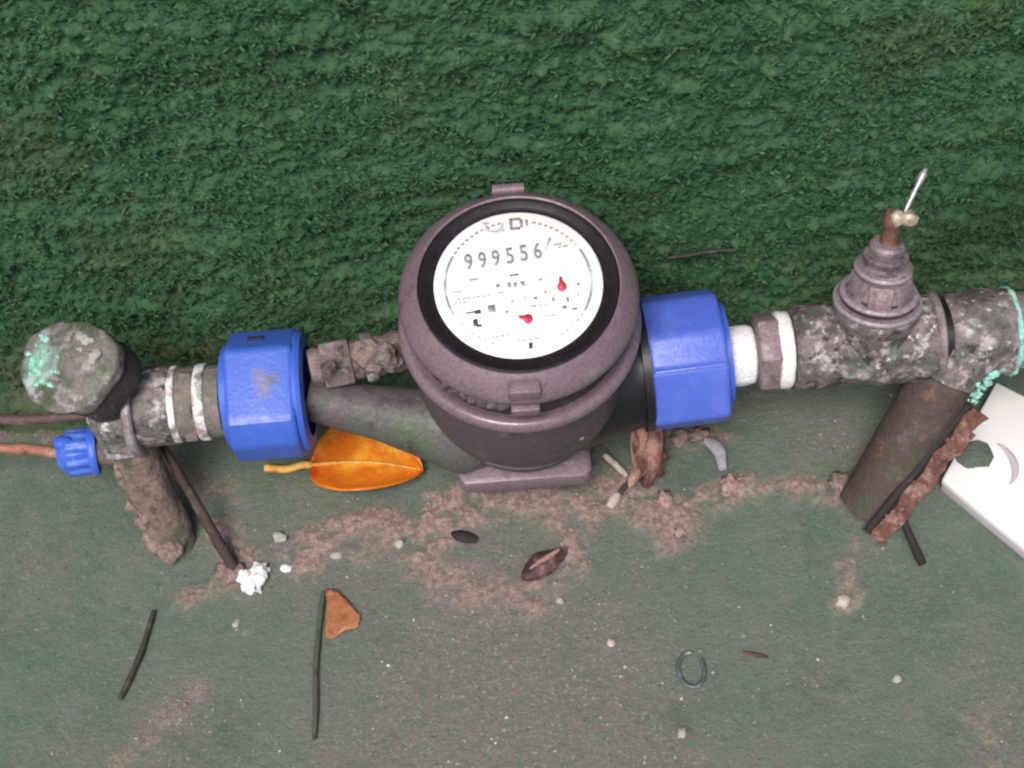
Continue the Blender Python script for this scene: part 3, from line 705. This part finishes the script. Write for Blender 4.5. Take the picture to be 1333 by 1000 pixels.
# left riser, leaning towards the viewer at its foot
top = axp(152, -.004); foot_ = at(226, 706)
rp = thing('riser_pipe', (foot_.x, foot_.y, 0), 'slim muddy brown pipe standing under the left brass elbow', 'pipe', 'pipes standing on the floor')
d = (foot_ - top).normalized()
build('tube', tube(lerp(top, foot_ + d * .004, 22), [.0118 - .0006 * math.sin(i) * .5 for i in range(22)], 36, rough=.0014, rs=90), 'riser_mud', rp, ang=60)
build('socket', tube(lerp(top - d * .001, top + d * .018, 6), .0150, 36, rough=.0010), 'brass', rp, ang=60)
ml = M(); to_cam = (CAM - foot_).normalized(); left_ = to_cam.cross(d).normalized()
if left_.dot(CR) > 0: left_ = -left_
for t, a, s in ((.98, 20, 7), (.93, 60, 6), (.86, 75, 5), (.76, 82, 5), (.62, 90, 5.5), (.46, 95, 5), (.36, 88, 5), (.3, 60, 4), (.70, 50, 4)):
    e_ = (to_cam - d * to_cam.dot(d)).normalized()
    q = top.lerp(foot_, t) + (e_ * math.cos(R(a)) + left_ * math.sin(R(a))) * .0095
    if q.z < s * .4 * mm_: q.z = s * .4 * mm_
    blob(q, s * mm_, s * mm_, s * mm_ * .9, .26, 3, 1.1, ml)
build('mud_cake', ml, 'mud', rp, ang=180)

g0, g1 = at_y(203, 566, .006), at(306, 742, .002)
ir = thing('iron_rod', (g1.x, g1.y, 0), 'dark brown iron rod slanting to the floor right of the slim muddy pipe', 'rod')
build('rod', tube(lerp(g0, g1, 20), [.0020 + .0012 * i / 19 for i in range(20)], 12, rough=.0007, rs=140), 'old_iron', ir, ang=60)
bm2 = M()
for k in range(9): blob(at(306 + random.gauss(-6, 9), 744 + random.gauss(0, 7), .002), .0042, .0040, .0026, .45, 2, mm=bm2)
build('foot_clod', bm2, 'mud', ir, ang=180)

# small blue knob and its thin pipes
kb = at(97, 590, .050); 
sk = thing('tap_knob', (kb.x, kb.y, kb.z - .01), 'small ribbed blue plastic knob on the side of the left riser', 'knob')
km = M(); KA = Vector((-1, -.12, .10)).normalized(); ku, kv, kw = frame(KA)
pts = []
for k in range(48):
    a = 2 * math.pi * k / 48; r = .0112 + (.0011 if (k // 2) % 2 else 0) ; pts.append((r * math.cos(a), r * math.sin(a)))
prism(pts, kb, ku, kv, kw, -.0085, .0035, .0004, km, 1)
lathe(prof([(11, 3), (9.5, 6), (6.5, 8.5), (0, 8.5)]), kb, KA, 32, km)
lathe(prof([(0, -12), (12.6, -12), (13, -11), (13, -9), (12.3, -8), (0, -8)]), kb, KA, 40, km)
blob(kb - kv * .011 - kw * .001, .0045, .0050, .0075, .2, 2, mm=km); blob(kb + kv * .0095 + kw * .004, .0055, .004, .004, .2, 2, mm=km)
build('grip', km, 'blue2', sk)
build('lug', box(kb + kw * -.002 - kv * .012, ku, kv, kw, .007, .008, .006, .001), 'blue2', sk)
stub_end = at(172, 588, .056)
build('stub', tube(lerp(kb - KA * .009, stub_end, 5), .0075, 20, rough=.0006), 'riser_mud', sk, ang=60)
build('shaft', tube(smooth_path([kb + KA * .006, at(40, 585, .048), at(-60, 583, .046), at(-250, 580, .044)], 8), .0030, 12, rough=.0004), 'copper', sk, ang=60)
wp = smooth_path([at(120, 540, .036), at(60, 545, .034), at(0, 546, .032), at(-100, 546, .030), at(-250, 540, .030)], 8)
build('thin_rod', tube(wp, .0028, 10, rough=.0004), 'dull_wire', None, wp[8], label='thin dark rusty rod running left from under the stained cap', cat='rod')

# ------------------------------------------------------------------ right fittings
n2 = thing('threaded_nipple', axp(990, -.02), 'hexagonal brass nipple with clean white tape right of the right blue nut', 'pipe fitting', 'taped pipe nipples')
RA = XA
build('tail', lathe(prof([(0, 0), (13.5, 0), (13.5, 40), (0, 40)]), axp(945), RA, 36), 'tape_gap', n2)
for p0, p1, r in ((947, 979, .0152), (1008, 1026, .0196)):
    L1 = span(p0, p1); build('tape_ring', lathe(dense([(.011, 0), (r - .0007, 0), (r, L1 * .2), (r, L1 * .8), (r - .0007, L1), (.011, L1)], .0012), axp(p0), RA, 64, rough=.0006, rs=150), 'tape_clean', n2, ang=80)
hx = [(.0205 * math.cos(R(60 * k + 22)), .0205 * math.sin(R(60 * k + 22))) for k in range(6)]
build('hex_band', prism(hx, axp(982), uu, vv, ww, 0, span(982, 1010), .0014), 'brass_plain', n2, ang=30)

va = thing('stop_valve', axp(1130, -.022), 'mottled brass stop valve without a handle, conical bonnet on top', 'valve')
xa, xb = ax(1028), ax(1213); L1 = xb - xa
build('body', lathe(dense([(0, 0), (.0200, 0), (.0212, .002), (.0212, L1 * .22), (.0200, L1 * .30), (.0215, L1 * .45), (.0225, L1 * .6), (.0210, L1 * .8), (.0222, L1 * .86), (.0222, L1 - .001), (.021, L1), (0, L1)], .0025), (xa, 0, HR), XA, 56, rough=.0011, rs=110), 'brass', va, ang=60)
build('end_rim', lathe(prof([(15, 0), (23, 0), (23.8, 1), (23.8, 3.2), (23, 4), (15, 4)]), (xb - .003, 0, HR), XA, 56), 'brass_plain', va)
SV = (Vector((.06, .20, 1))).normalized()
b0 = axp(1137)
bb = on_plane(1141, 398, b0 + SV * .026, SV)
build('bonnet_seat', lathe(dense(prof([(0, -30), (18, -30), (19, -8), (21.0, -3), (21.5, -1), (21.5, 1.5), (20.5, 2), (0, 2)]), .004), bb, SV, 48, rough=.0004), 'brass', va, ang=40)
hx2 = [(.0190 * math.cos(R(60 * k + 8)), .0190 * math.sin(R(60 * k + 8))) for k in range(6)]
bu, bv, bw = frame(SV, (0, 1, 0))
build('bonnet', lathe(dense(prof([(21.5, 2.0), (21.8, 3.2), (21.0, 4.6), (18.0, 5.4), (17.4, 6.4), (18.2, 7.4), (17.8, 9.0), (15.5, 10), (13.4, 16), (11.4, 21.6), (13.2, 22.2), (13.4, 24.2), (12.0, 25.4), (0, 26)]), .003), bb, SV, 48, rough=.0002), 'brass_plain', va, ang=25)
for k in (200, 255, 310, 20, 90, 140):
    a = R(k); dd = bu * math.cos(a) + bv * math.sin(a); p = bb + SV * .0148 + dd * .0128
    build('bonnet_flat', box(p, SV.cross(dd), (SV + dd * -.27).normalized(), dd, .0115, .011, .0040, .0008), 'brass_plain', va)
for r_, t_ in ((20.6, 3.6), (17.9, 8.2), (13.0, 23.2)):
    build('bonnet_ring', lathe(prof([(r_ - 2, t_ - 1.1), (r_ + .3, t_ - 1.1), (r_ + 1.1, t_ - .5), (r_ + 1.1, t_ + .5), (r_ + .3, t_ + 1.2), (r_ - 2, t_ + 1.2)]), bb, SV, 48, rough=.0002), 'pale_metal', va)
for r_, t_ in ((18.6, 5.9), (15.9, 10.2), (11.9, 21.3)):
    build('bonnet_groove', lathe(prof([(r_ - 3, t_ - .7), (r_, t_ - .7), (r_, t_ + .7), (r_ - 3, t_ + .7)]), bb, SV, 48), 'groove', va)
build('packing_nut', lathe(prof([(0, 25.8), (8.8, 25.8), (8.8, 28), (10.6, 28.6), (10.8, 31), (9.6, 32), (7.4, 32.4), (7.4, 34), (8.6, 34.6), (8.6, 36.6), (7.4, 38), (5.5, 38.5), (0, 38.5)]), bb, SV, 40), 'brass_plain', va, ang=25)
build('spindle', lathe(dense(prof([(0, 38), (4.6, 38), (4.2, 41), (4.0, 47), (4.6, 48), (5.2, 50), (4.8, 53), (3.4, 55), (0, 55)]), .002), bb, SV, 24, rough=.0003), 'old_copper', va, ang=40)
st = bb + SV * .053
km2 = M(); blob(on_plane(1168, 284, st, SV), .0042, .004, .004, .3, 2, mm=km2); blob(on_plane(1183, 285, st, SV), .0042, .004, .0045, .3, 2, mm=km2)
build('spindle_head', km2, 'brassy', va, ang=180)
e2 = st + (Vector((.24, .55, .8)).normalized()) * .036
p1 = on_plane(1178, 276, st, FWD); p2 = on_plane(1205, 220, st + Vector((0, .012, .012)), FWD)
build('split_pin', tube(lerp(p1, p2, 8), [.0010, .0013, .0011, .0014, .0012, .0018, .0020, .0010], 10, rough=.0003), 'pin_metal', va, ang=60)

e3 = thing('pipe_elbow', axp(1260, -.02), 'mottled brass elbow with a turquoise ring at the right edge of the picture', 'pipe fitting')
x0, x1 = ax(1226), ax(1308); L1 = x1 - x0
build('joint_shadow', lathe([(0, -.006), (.0192, -.006), (.0192, .001), (0, .001)], (x0, 0, HR), XA, 48), 'black', e3)  # black disc paints the shadow gap between valve and elbow
build('barrel', lathe(dense([(0, 0), (.0205, 0), (.0215, .002), (.0225, L1 * .5), (.0215, L1), (0, L1)], .0025), (x0, 0, HR), XA, 52, rough=.0012, rs=110), 'brass', e3, ang=60)
build('corroded_ring', lathe(dense([(.016, 0), (.0215, 0), (.0224, .0008), (.0222, .0024), (.0212, .0030), (.016, .0030)], .0007), (x1 - .001, 0, HR), XA, 72, rough=.0016, rs=260), 'verdigris', e3, ang=60, label='turquoise corroded ring at the pipe end')
build('far_pipe', lathe(dense([(0, 0), (.0195, 0), (.0195, .15), (0, .15)], .004), (x1 + .001, 0, HR), Vector((1, 0, -.04)), 48, rough=.0009), 'brass_plain', e3, ang=60)
dr = M()
for k in range(46):
    t = min(1, max(0, k / 45 + random.gauss(0, .03))); q = on_plane(1307 - 42 * t + random.gauss(0, 3.2), 470 + 52 * t + random.gauss(0, 3.2), (0, -.020 - .004 * t, H), (Vector((0, -.5, .8))).normalized()); s = random.uniform(.0006, .0022) * (1 - .3 * t)
    blob(q, s, s, s, .4, 2, mm=dr)
build('verdigris_drip', dr, 'verdigris', e3, ang=180)

# right riser: broad dark pipe leaning to the left foot
f2 = at(1134, 655); t2 = Vector((ax(1246), -.006, HR - .004)); d2 = (f2 - t2).normalized()
r2 = thing('riser_pipe', (f2.x, f2.y, 0), 'broad dark mossy pipe leaning from the floor to the right elbow', 'pipe', 'pipes standing on the floor')
build('tube', tube(lerp(t2, f2 + d2 * .003, 24), .0165, 44, rough=.0004, rs=70), 'riser_dark', r2, ang=60)
build('socket', tube(lerp(t2 - d2 * .004, t2 + d2 * .014, 6), .0188, 40, rough=.0007), 'brass', r2, ang=60)

# rusty strip beside it
s0 = at(1143, 703, .002); s1 = at(1276, 537, .060); dd = (s1 - s0).normalized()
rs_ = thing('rusty_strip', (s0.x, s0.y, 0), 'flaking rusty iron strip leaning along the dark right pipe', 'iron strip')
fr_u = dd.cross((CAM - s0).normalized()).normalized(); fr_v = fr_u.cross(dd)
st_m = M()
nn = 26; vs = []; fs = []
for i in range(nn):
    p = s0.lerp(s1, i / (nn - 1)) - fr_u * (.004 * math.sin(i * .9) * .25)
    w1 = .0042 + .0012 * mn.noise(Vector((i * .7, 0, 0))) ; w2 = .0042 + .0014 * mn.noise(Vector((i * .7, 9, 0)))
    for a, b in ((-w1, -.002), (w2, -.002), (w2, .0022), (-w1, .0022)): vs.append(p + fr_u * a + fr_v * (b + .0008 * mn.noise(Vector((i * 1.3, a * 900, b * 900)))))
for i in range(nn - 1):
    for k in range(4): fs.append((i * 4 + k, i * 4 + (k + 1) % 4, i * 4 + 4 + (k + 1) % 4, i * 4 + 4 + k))
fs += [(3, 2, 1, 0), tuple((nn - 1) * 4 + k for k in range(4))]
st_m.add(vs, fs); build('strip', st_m, 'rust', rs_, ang=60)
fk = M()
for i in range(60):
    q = s0.lerp(s1, random.random()) + fr_u * random.uniform(-.0042, .0042) + fr_v * .0020; s = random.uniform(.0007, .0022)
    blob(q, s, s, s * .6, .45, 1, mm=fk)
build('rust_flake', fk, 'rust', rs_, kind='stuff')
sgn = 1 if proj(s0 + fr_u * .01)[0] < proj(s0)[0] else -1
build('gap_shadow', tube(lerp(s0 + fr_u *   .0070 * sgn, s1 + fr_u * .0068 * sgn, 10), .0026, 10, rough=.0006), 'bitblack', rs_)  # black tube stands in for the shadowed gap beside the pipe

# white plate at the right edge
A_, B_, C_, D_ = at(1226, 624, .011), at(1360, 734, .011), at(1500, 600, .011), at(1297, 497, .011)
pc_ = (A_ + C_) / 2
plm = prism([(p.x, p.y) for p in (A_, B_, C_, D_)], (0, 0, 0), Vector((1, 0, 0)), Vector((0, 1, 0)), Vector((0, 0, 1)), .0062, .011, .0010, seg=3)
pt = thing('white_plate', (pc_.x, pc_.y, 0), 'thick white plastic plate on the floor at the right edge', 'plate')
build('slab', plm, 'plate', pt, ang=30)
build('shaded_edge', prism([((p.x - pc_.x) * .985 + pc_.x, (p.y - pc_.y) * .985 + pc_.y) for p in (A_, B_, C_, D_)], (0, 0, 0), Vector((1, 0, 0)), Vector((0, 1, 0)), Vector((0, 0, 1)), .0005, .0064, .0006), 'emboss', pt)  # lower edge of the white plate, its shade painted in grey
em = M(); cpt = at(1292, 605, .0112)
pth = [cpt + Vector((math.cos(R(a)) * .0115, math.sin(R(a)) * .0150, 0)) for a in range(-60, 66, 6)]
tube(pth, [.0006 + .0016 * math.sin(math.pi * i / (len(pth) - 1)) for i in range(len(pth))], 10, em, flat=.5)
build('embossed_arc', em, 'emboss', pt, ang=60)
gc = at(1268, 592, .012)
build('green_chip', blob(gc, .0105, .0085, .0035, .22, 2, 1.2, rot=.6), 'greenchip', None, gc - Vector((0, 0, .004)), label='flat grey green chip resting on the corner of the white plate', cat='chip', ang=25)
sp0, sp1 = at(1176, 678, .010), at(1201, 735, .002)
build('stick', tube(lerp(sp0, sp1, 7), [.0022, .002, .0022, .0021, .0023, .0026, .0022], 10, rough=.0006), 'bitblack', None, sp1, label='short black stick poking from under the rusty strip', cat='stick')

# ------------------------------------------------------------------ leaves
def leaf_surface(p0, p1, halfw, lift, curl, nU=22, nV=12, shape=None, asym=(1, 1), seed=0):
    p0, p1 = Vector(p0), Vector(p1); d = (p1 - p0); s = Vector((-d.y, d.x, 0)).normalized(); vs = []; fs = []
    for i in range(nU + 1):
        t = i / nU; hw = halfw * (shape(t) if shape else math.sin(math.pi * t) ** .7)
        for j in range(nV + 1):
            q = j / nV * 2 - 1; k = asym[1] if q > 0 else asym[0]
            p = p0 + d * t + s * (q * hw * k)
            z = lift(t) + curl * (q * q) * (hw / halfw) + .0012 * mn.noise(Vector((t * 5 + seed, q * 2, seed)))
            vs.append(Vector((p.x, p.y, p.z + z)))
    n0 = len(vs); vs += [v_ - Vector((0, 0, .0004)) for v_ in vs]; r = nV + 1
    for i in range(nU):
        for j in range(nV):
            a, b, c_, e_ = i * r + j, i * r + j + 1, (i + 1) * r + j + 1, (i + 1) * r + j
            fs += [(a, b, c_, e_), (n0 + e_, n0 + c_, n0 + b, n0 + a)]
    ring = [j for j in range(r)] + [i * r + nV for i in range(1, nU + 1)] + [nU * r + j for j in range(nV - 1, -1, -1)] + [i * r for i in range(nU - 1, 0, -1)]
    for a, b in zip(ring, ring[1:] + ring[:1]): fs.append((b, a, n0 + a, n0 + b))
    return M().add(vs, fs)
l0, l1 = at(404, 612, .004), at(552, 618, .004)
ol = thing('orange_leaf', ((l0.x + l1.x) / 2, l0.y, 0), 'bright orange fallen leaf lying beneath the grey meter inlet', 'leaf')
build('blade', leaf_surface(l0, l1, .0230, lambda t: .004 + .005 * math.sin(math.pi * t), .0065, 26, 14, lambda t: max(.02, math.sin(math.pi * t ** .78) ** .62), (.98, 1.25)), 'leaf_o', ol, ang=180)
build('midrib', tube([l0.lerp(l1, t) + Vector((0, 0, .0047 + .005 * math.sin(math.pi * t))) for t in np.linspace(0, .95, 14)], list(np.linspace(.0011, .0004, 14)), 8), 'stem_y', ol)
build('stalk', tube(smooth_path([at(346, 609, .002), at(372, 611, .004), at(395, 605, .007), l0 + Vector((.002, 0, .004))], 6), .0022, 10), 'stem_y', ol)

k0, k1 = at(424, 770, .001), at(458, 838, .001)
def tri_leaf():
    pts = [(424, 768), (440, 772), (455, 786), (470, 803), (466, 818), (450, 822), (434, 834), (424, 832), (426, 800)]
    P = [at(x, y, .001) for x, y in pts]; c = sum(P, Vector()) / len(P); mm = M(); vs = []; fs = []
    K = 5; nP = len(P)
    for k in range(K + 1):
        for p in P:
            q = c.lerp(p, k / K); vs.append(q + Vector((0, 0, .0016 + .0022 * mn.noise(q * 140))))
    n0 = len(vs); vs += [v_ - Vector((0, 0, .0006)) for v_ in vs]
    for k in range(K):
        for i in range(nP):
            a, b, c_, e_ = k * nP + i, k * nP + (i + 1) % nP, (k + 1) * nP + (i + 1) % nP, (k + 1) * nP + i
            fs += [(a, b, c_, e_), (n0 + e_, n0 + c_, n0 + b, n0 + a)]
    for i in range(nP):
        a, b = K * nP + i, K * nP + (i + 1) % nP; fs.append((b, a, n0 + a, n0 + b))
    return mm.add(vs, fs)
build('leaf_fragment', tri_leaf(), 'leaf_r', None, at(445, 805), label='faded orange triangular leaf fragment on the floor beside a long stem', cat='leaf', ang=180)

# curled brown leaves under the outlet
a0, a1 = at(845, 636, .004), at(838, 560, .020)
build('curled_leaf', leaf_surface(a0, a1, .0085, lambda t: .003 + .018 * t, .008, 16, 10, None, (1, 1), 3), 'leaf_b', None, at(842, 630), label='curled dark brown leaf propped under the right side of the meter', cat='leaf', group='dead leaves right of the meter foot', ang=180)
a0, a1 = at(826, 622, .006), at(840, 540, .030)
build('curled_leaf', leaf_surface(a0, a1, .0048, lambda t: .006 + .016 * t, .006, 14, 8, None, (1, 1), 8), 'leaf_p', None, at(828, 622), label='narrow tan dead leaf standing against the meter beside the brown leaf', cat='leaf', group='dead leaves right of the meter foot', ang=180)
a0, a1 = at(838, 640, .003), at(858, 574, .012)
build('curled_leaf', leaf_surface(a0, a1, .0075, lambda t: .004 + .010 * math.sin(2.2 * t), -.007, 16, 10, lambda t: max(.05, math.sin(math.pi * t) ** .8 * (1 + .25 * math.sin(t * 23))), (1, .8), 13), 'leaf_d', None, at(840, 636), label='ragged reddish black dead leaf crumpled behind the curled brown leaf', cat='leaf', group='dead leaves right of the meter foot', ang=180)
a0, a1 = at(818, 640, .003), at(846, 604, .007)
build('curled_leaf', leaf_surface(a0, a1, .0050, lambda t: .003 + .004 * math.sin(3 * t), .005, 14, 8, lambda t: max(.05, math.sin(math.pi * t) ** .7 * (1 + .3 * math.sin(t * 19))), (1, .7), 23), 'leaf_p', None, at(820, 640), label='small torn tan leaf scrap lying at the foot of the curled brown leaf', cat='leaf', group='dead leaves right of the meter foot', ang=180)
def stick(name, pts, r, mat, label, cat='twig', taper=.6, rough=.0003, group=None):
    P = smooth_path([at(x, y, z) for x, y, z in pts], 6); n_ = len(P)
    return build(name, tube(P, [r * (taper + (1 - taper) * math.sin(math.pi * (i + .6) / (n_ + .2)) ** .5) for i in range(n_)], 8, rough=rough), mat, None, P[0], label=label, cat=cat, group=group, ang=80)
stick('pale_stick', [(786, 592, .008), (800, 604, .006), (816, 620, .003)], .0019, 'pale_stick', 'pale tan stick lying beside the right corner of the meter foot')
stick('dark_twig', [(824, 620, .005), (808, 640, .003), (790, 660, .002)], .0016, 'twig', 'dark twig between the brown leaves and the white stub')
stick('white_stub', [(804, 643, .003), (798, 653, .003), (793, 661, .003)], .0028, 'cream', 'small cream white stub on the soil right of the meter foot', 'stub')
stick('dark_twig', [(200, 795, .002), (186, 842, .002), (172, 876, .002), (156, 910, .002)], .0016, 'twig', 'straight dark twig alone on the floor at lower left')
stick('long_stem', [(421, 770, .003), (416, 810, .002), (411, 870, .002), (411, 920, .002), (409, 962, .002)], .0016, 'greenstem', 'long thin olive stem running down from the faded leaf fragment', 'stem')
stick('dark_twig', [(966, 849, .001), (984, 852, .0012), (1000, 856, .001)], .0010, 'leaf_b', 'tiny reddish brown twig on the floor right of the ring')
tw = [at_y(x, y, WALL_Y - .008) for x, y in ((868, 336), (900, 332), (930, 327), (958, 326))]
build('dark_twig', tube(smooth_path(tw, 5), .0009, 8, rough=.0003), 'twig', None, tw[0], label='thin dark twig caught in the green wall above the right nut', cat='twig', ang=80)
# dark seed pod and black bit
q = at(708, 733, .003)
ps = thing('seed_pod', (q.x, q.y, 0), 'dark brown pointed seed pod on the pink soil before the meter', 'seed pod')
dq = (at(742, 712, .003) - at(678, 755, .003)); 
build('husk', tube(lerp(at(679, 753, .002), at(738, 714, .003), 15), [.0006 + .0066 * math.sin(math.pi * (i / 14) ** .8) ** .9 for i in range(15)], 14, rough=.0010, rs=160, flat=.55), 'seed', ps, ang=60)
build('seam', tube([p + Vector((0, 0, .0042)) for p in lerp(at(690, 746, .0015), at(728, 721, .002), 8)], [.0006, .001, .0013, .0015, .0015, .0013, .001, .0006], 8, rough=.0004), 'leaf_p', ps)
q = at(605, 699, .002)
build('black_chip', tube([at(588, 694, .002), at(597, 697, .003), at(608, 700, .003), at(621, 703, .002)], [.0014, .0032, .0036, .0022], 10, rough=.0008, flat=.6), 'bitblack', None, q, label='small black chip on the soil in front of the meter foot', cat='chip')
# ring
q = at(900, 872, .0012); rm = M()
pth = [q + Vector((math.cos(R(a)) * .0064, math.sin(R(a)) * .0092, .0002 * math.sin(R(a)))) for a in range(75, 405, 10)]
tube(pth, .0011, 10, rm, rough=.0003)
build('wire_ring', rm, 'washer', None, q, label='small open grey wire ring lying on the floor', cat='ring')
# stones
def stone(px, py, rx, ry, rz, mat, label, cat='stone', amp=.3, sub=3, rot=0, group=None):
    q = at(px, py, rz * .7 * mm_); return build('stone' if cat == 'stone' else 'pebble', blob(q, rx * mm_, ry * mm_, rz * mm_, amp, sub, 1.4, rot=rot), mat, None, (q.x, q.y, 0), label=label, cat=cat, group=group, ang=50)
sw = M(); blob(at(328, 757, .003), .0066, .0068, .0048, .42, 3, 1.9, sw); blob(at(336, 747, .003), .0050, .0070, .0042, .35, 3, 1.9, sw, rot=-.6); blob(at(320, 752, .003), .0048, .0040, .0035, .35, 3, 1.9, sw)
build('stone', sw, 'stone', None, at(330, 755), label='biggest white jagged stone left of the leaf fragment', cat='stone', ang=50)
GP = 'small pale pebbles on the floor'
for px, py, rx, ry, rz, mat, lab in [
    (364, 699, 4.6, 3.4, 2.4, 'pebble', 'grey white pebble behind the white jagged stone'),
    (372, 740, 3.4, 2.4, 1.8, 'stone', 'oval white pebble just right of the white jagged stone'),
    (438, 723, 2.6, 3.6, 1.7, 'pebble', 'elongated pale pebble above the faded leaf fragment'),
    (307, 812, 2.3, 1.6, 1.2, 'pebble', 'tiny pale pebble below the white jagged stone'),
    (520, 707, 3.0, 2.8, 2.0, 'pebble', 'round pale pebble on the soil left of the black chip'),
    (1097, 783, 4.0, 3.6, 2.4, 'cream', 'cream pebble on the floor below the right pipe'),
    (729, 782, 2.4, 2.2, 1.4, 'pebble', 'pale pebble in front of the seed pod'),
    (795, 837, 2.2, 2.4, 1.4, 'cream', 'cream pebble between the seed pod and the wire ring'),
    (888, 955, 3.0, 2.2, 1.6, 'pebble', 'pale pebble below the wire ring'),
    (1168, 883, 2.4, 2.2, 1.5, 'pebble', 'lone pale pebble on the floor right of the tiny twig'),
    (885, 692, 3.6, 3.0, 2.2, 'pinkdirt', 'pinkish clod on the soil right of the white stub')]:
    stone(px, py, rx, ry, rz, mat, lab, 'pebble', .3, 2, random.random() * 3, GP)
# pale grey chip and clods under the right nut
P = smooth_path([at(918, 572, .008), at(930, 580, .007), at(938, 592, .005), at(942, 612, .003)], 5)
build('curved_chip', tube(P, [.0024 + .0016 * math.sin(math.pi * i / (len(P) - 1)) for i in range(len(P))], 10, rough=.0008, flat=.6), 'greystrip', None, P[-1], label='pale bluish grey curved chip on the floor below the right nut', cat='chip', ang=60)
for px, py, s, mat, lab in [(885, 570, 4.5, 'mud', 'brown clod directly below the right nut'), (910, 566, 4.8, 'mud', 'brown clod beside the curved chip'),
                            (948, 632, 5.0, 'pinkdirt', 'pinkish clod right of the soil band below the right nut'), (1092, 628, 5.0, 'mud', 'dark clod against the foot of the broad right pipe'),
                            (866, 650, 4.2, 'pinkdirt', 'pinkish clod beside the foot of the curled brown leaf')]:
    q = at(px, py, s * .4 * mm_); build('clod', blob(q, s * 1.3 * mm_, s * mm_, s * .6 * mm_, .45, 3, 1.7, rot=random.random() * 3), mat, None, (q.x, q.y, 0), label=lab, cat='clod', group='clods of dried soil', ang=180)
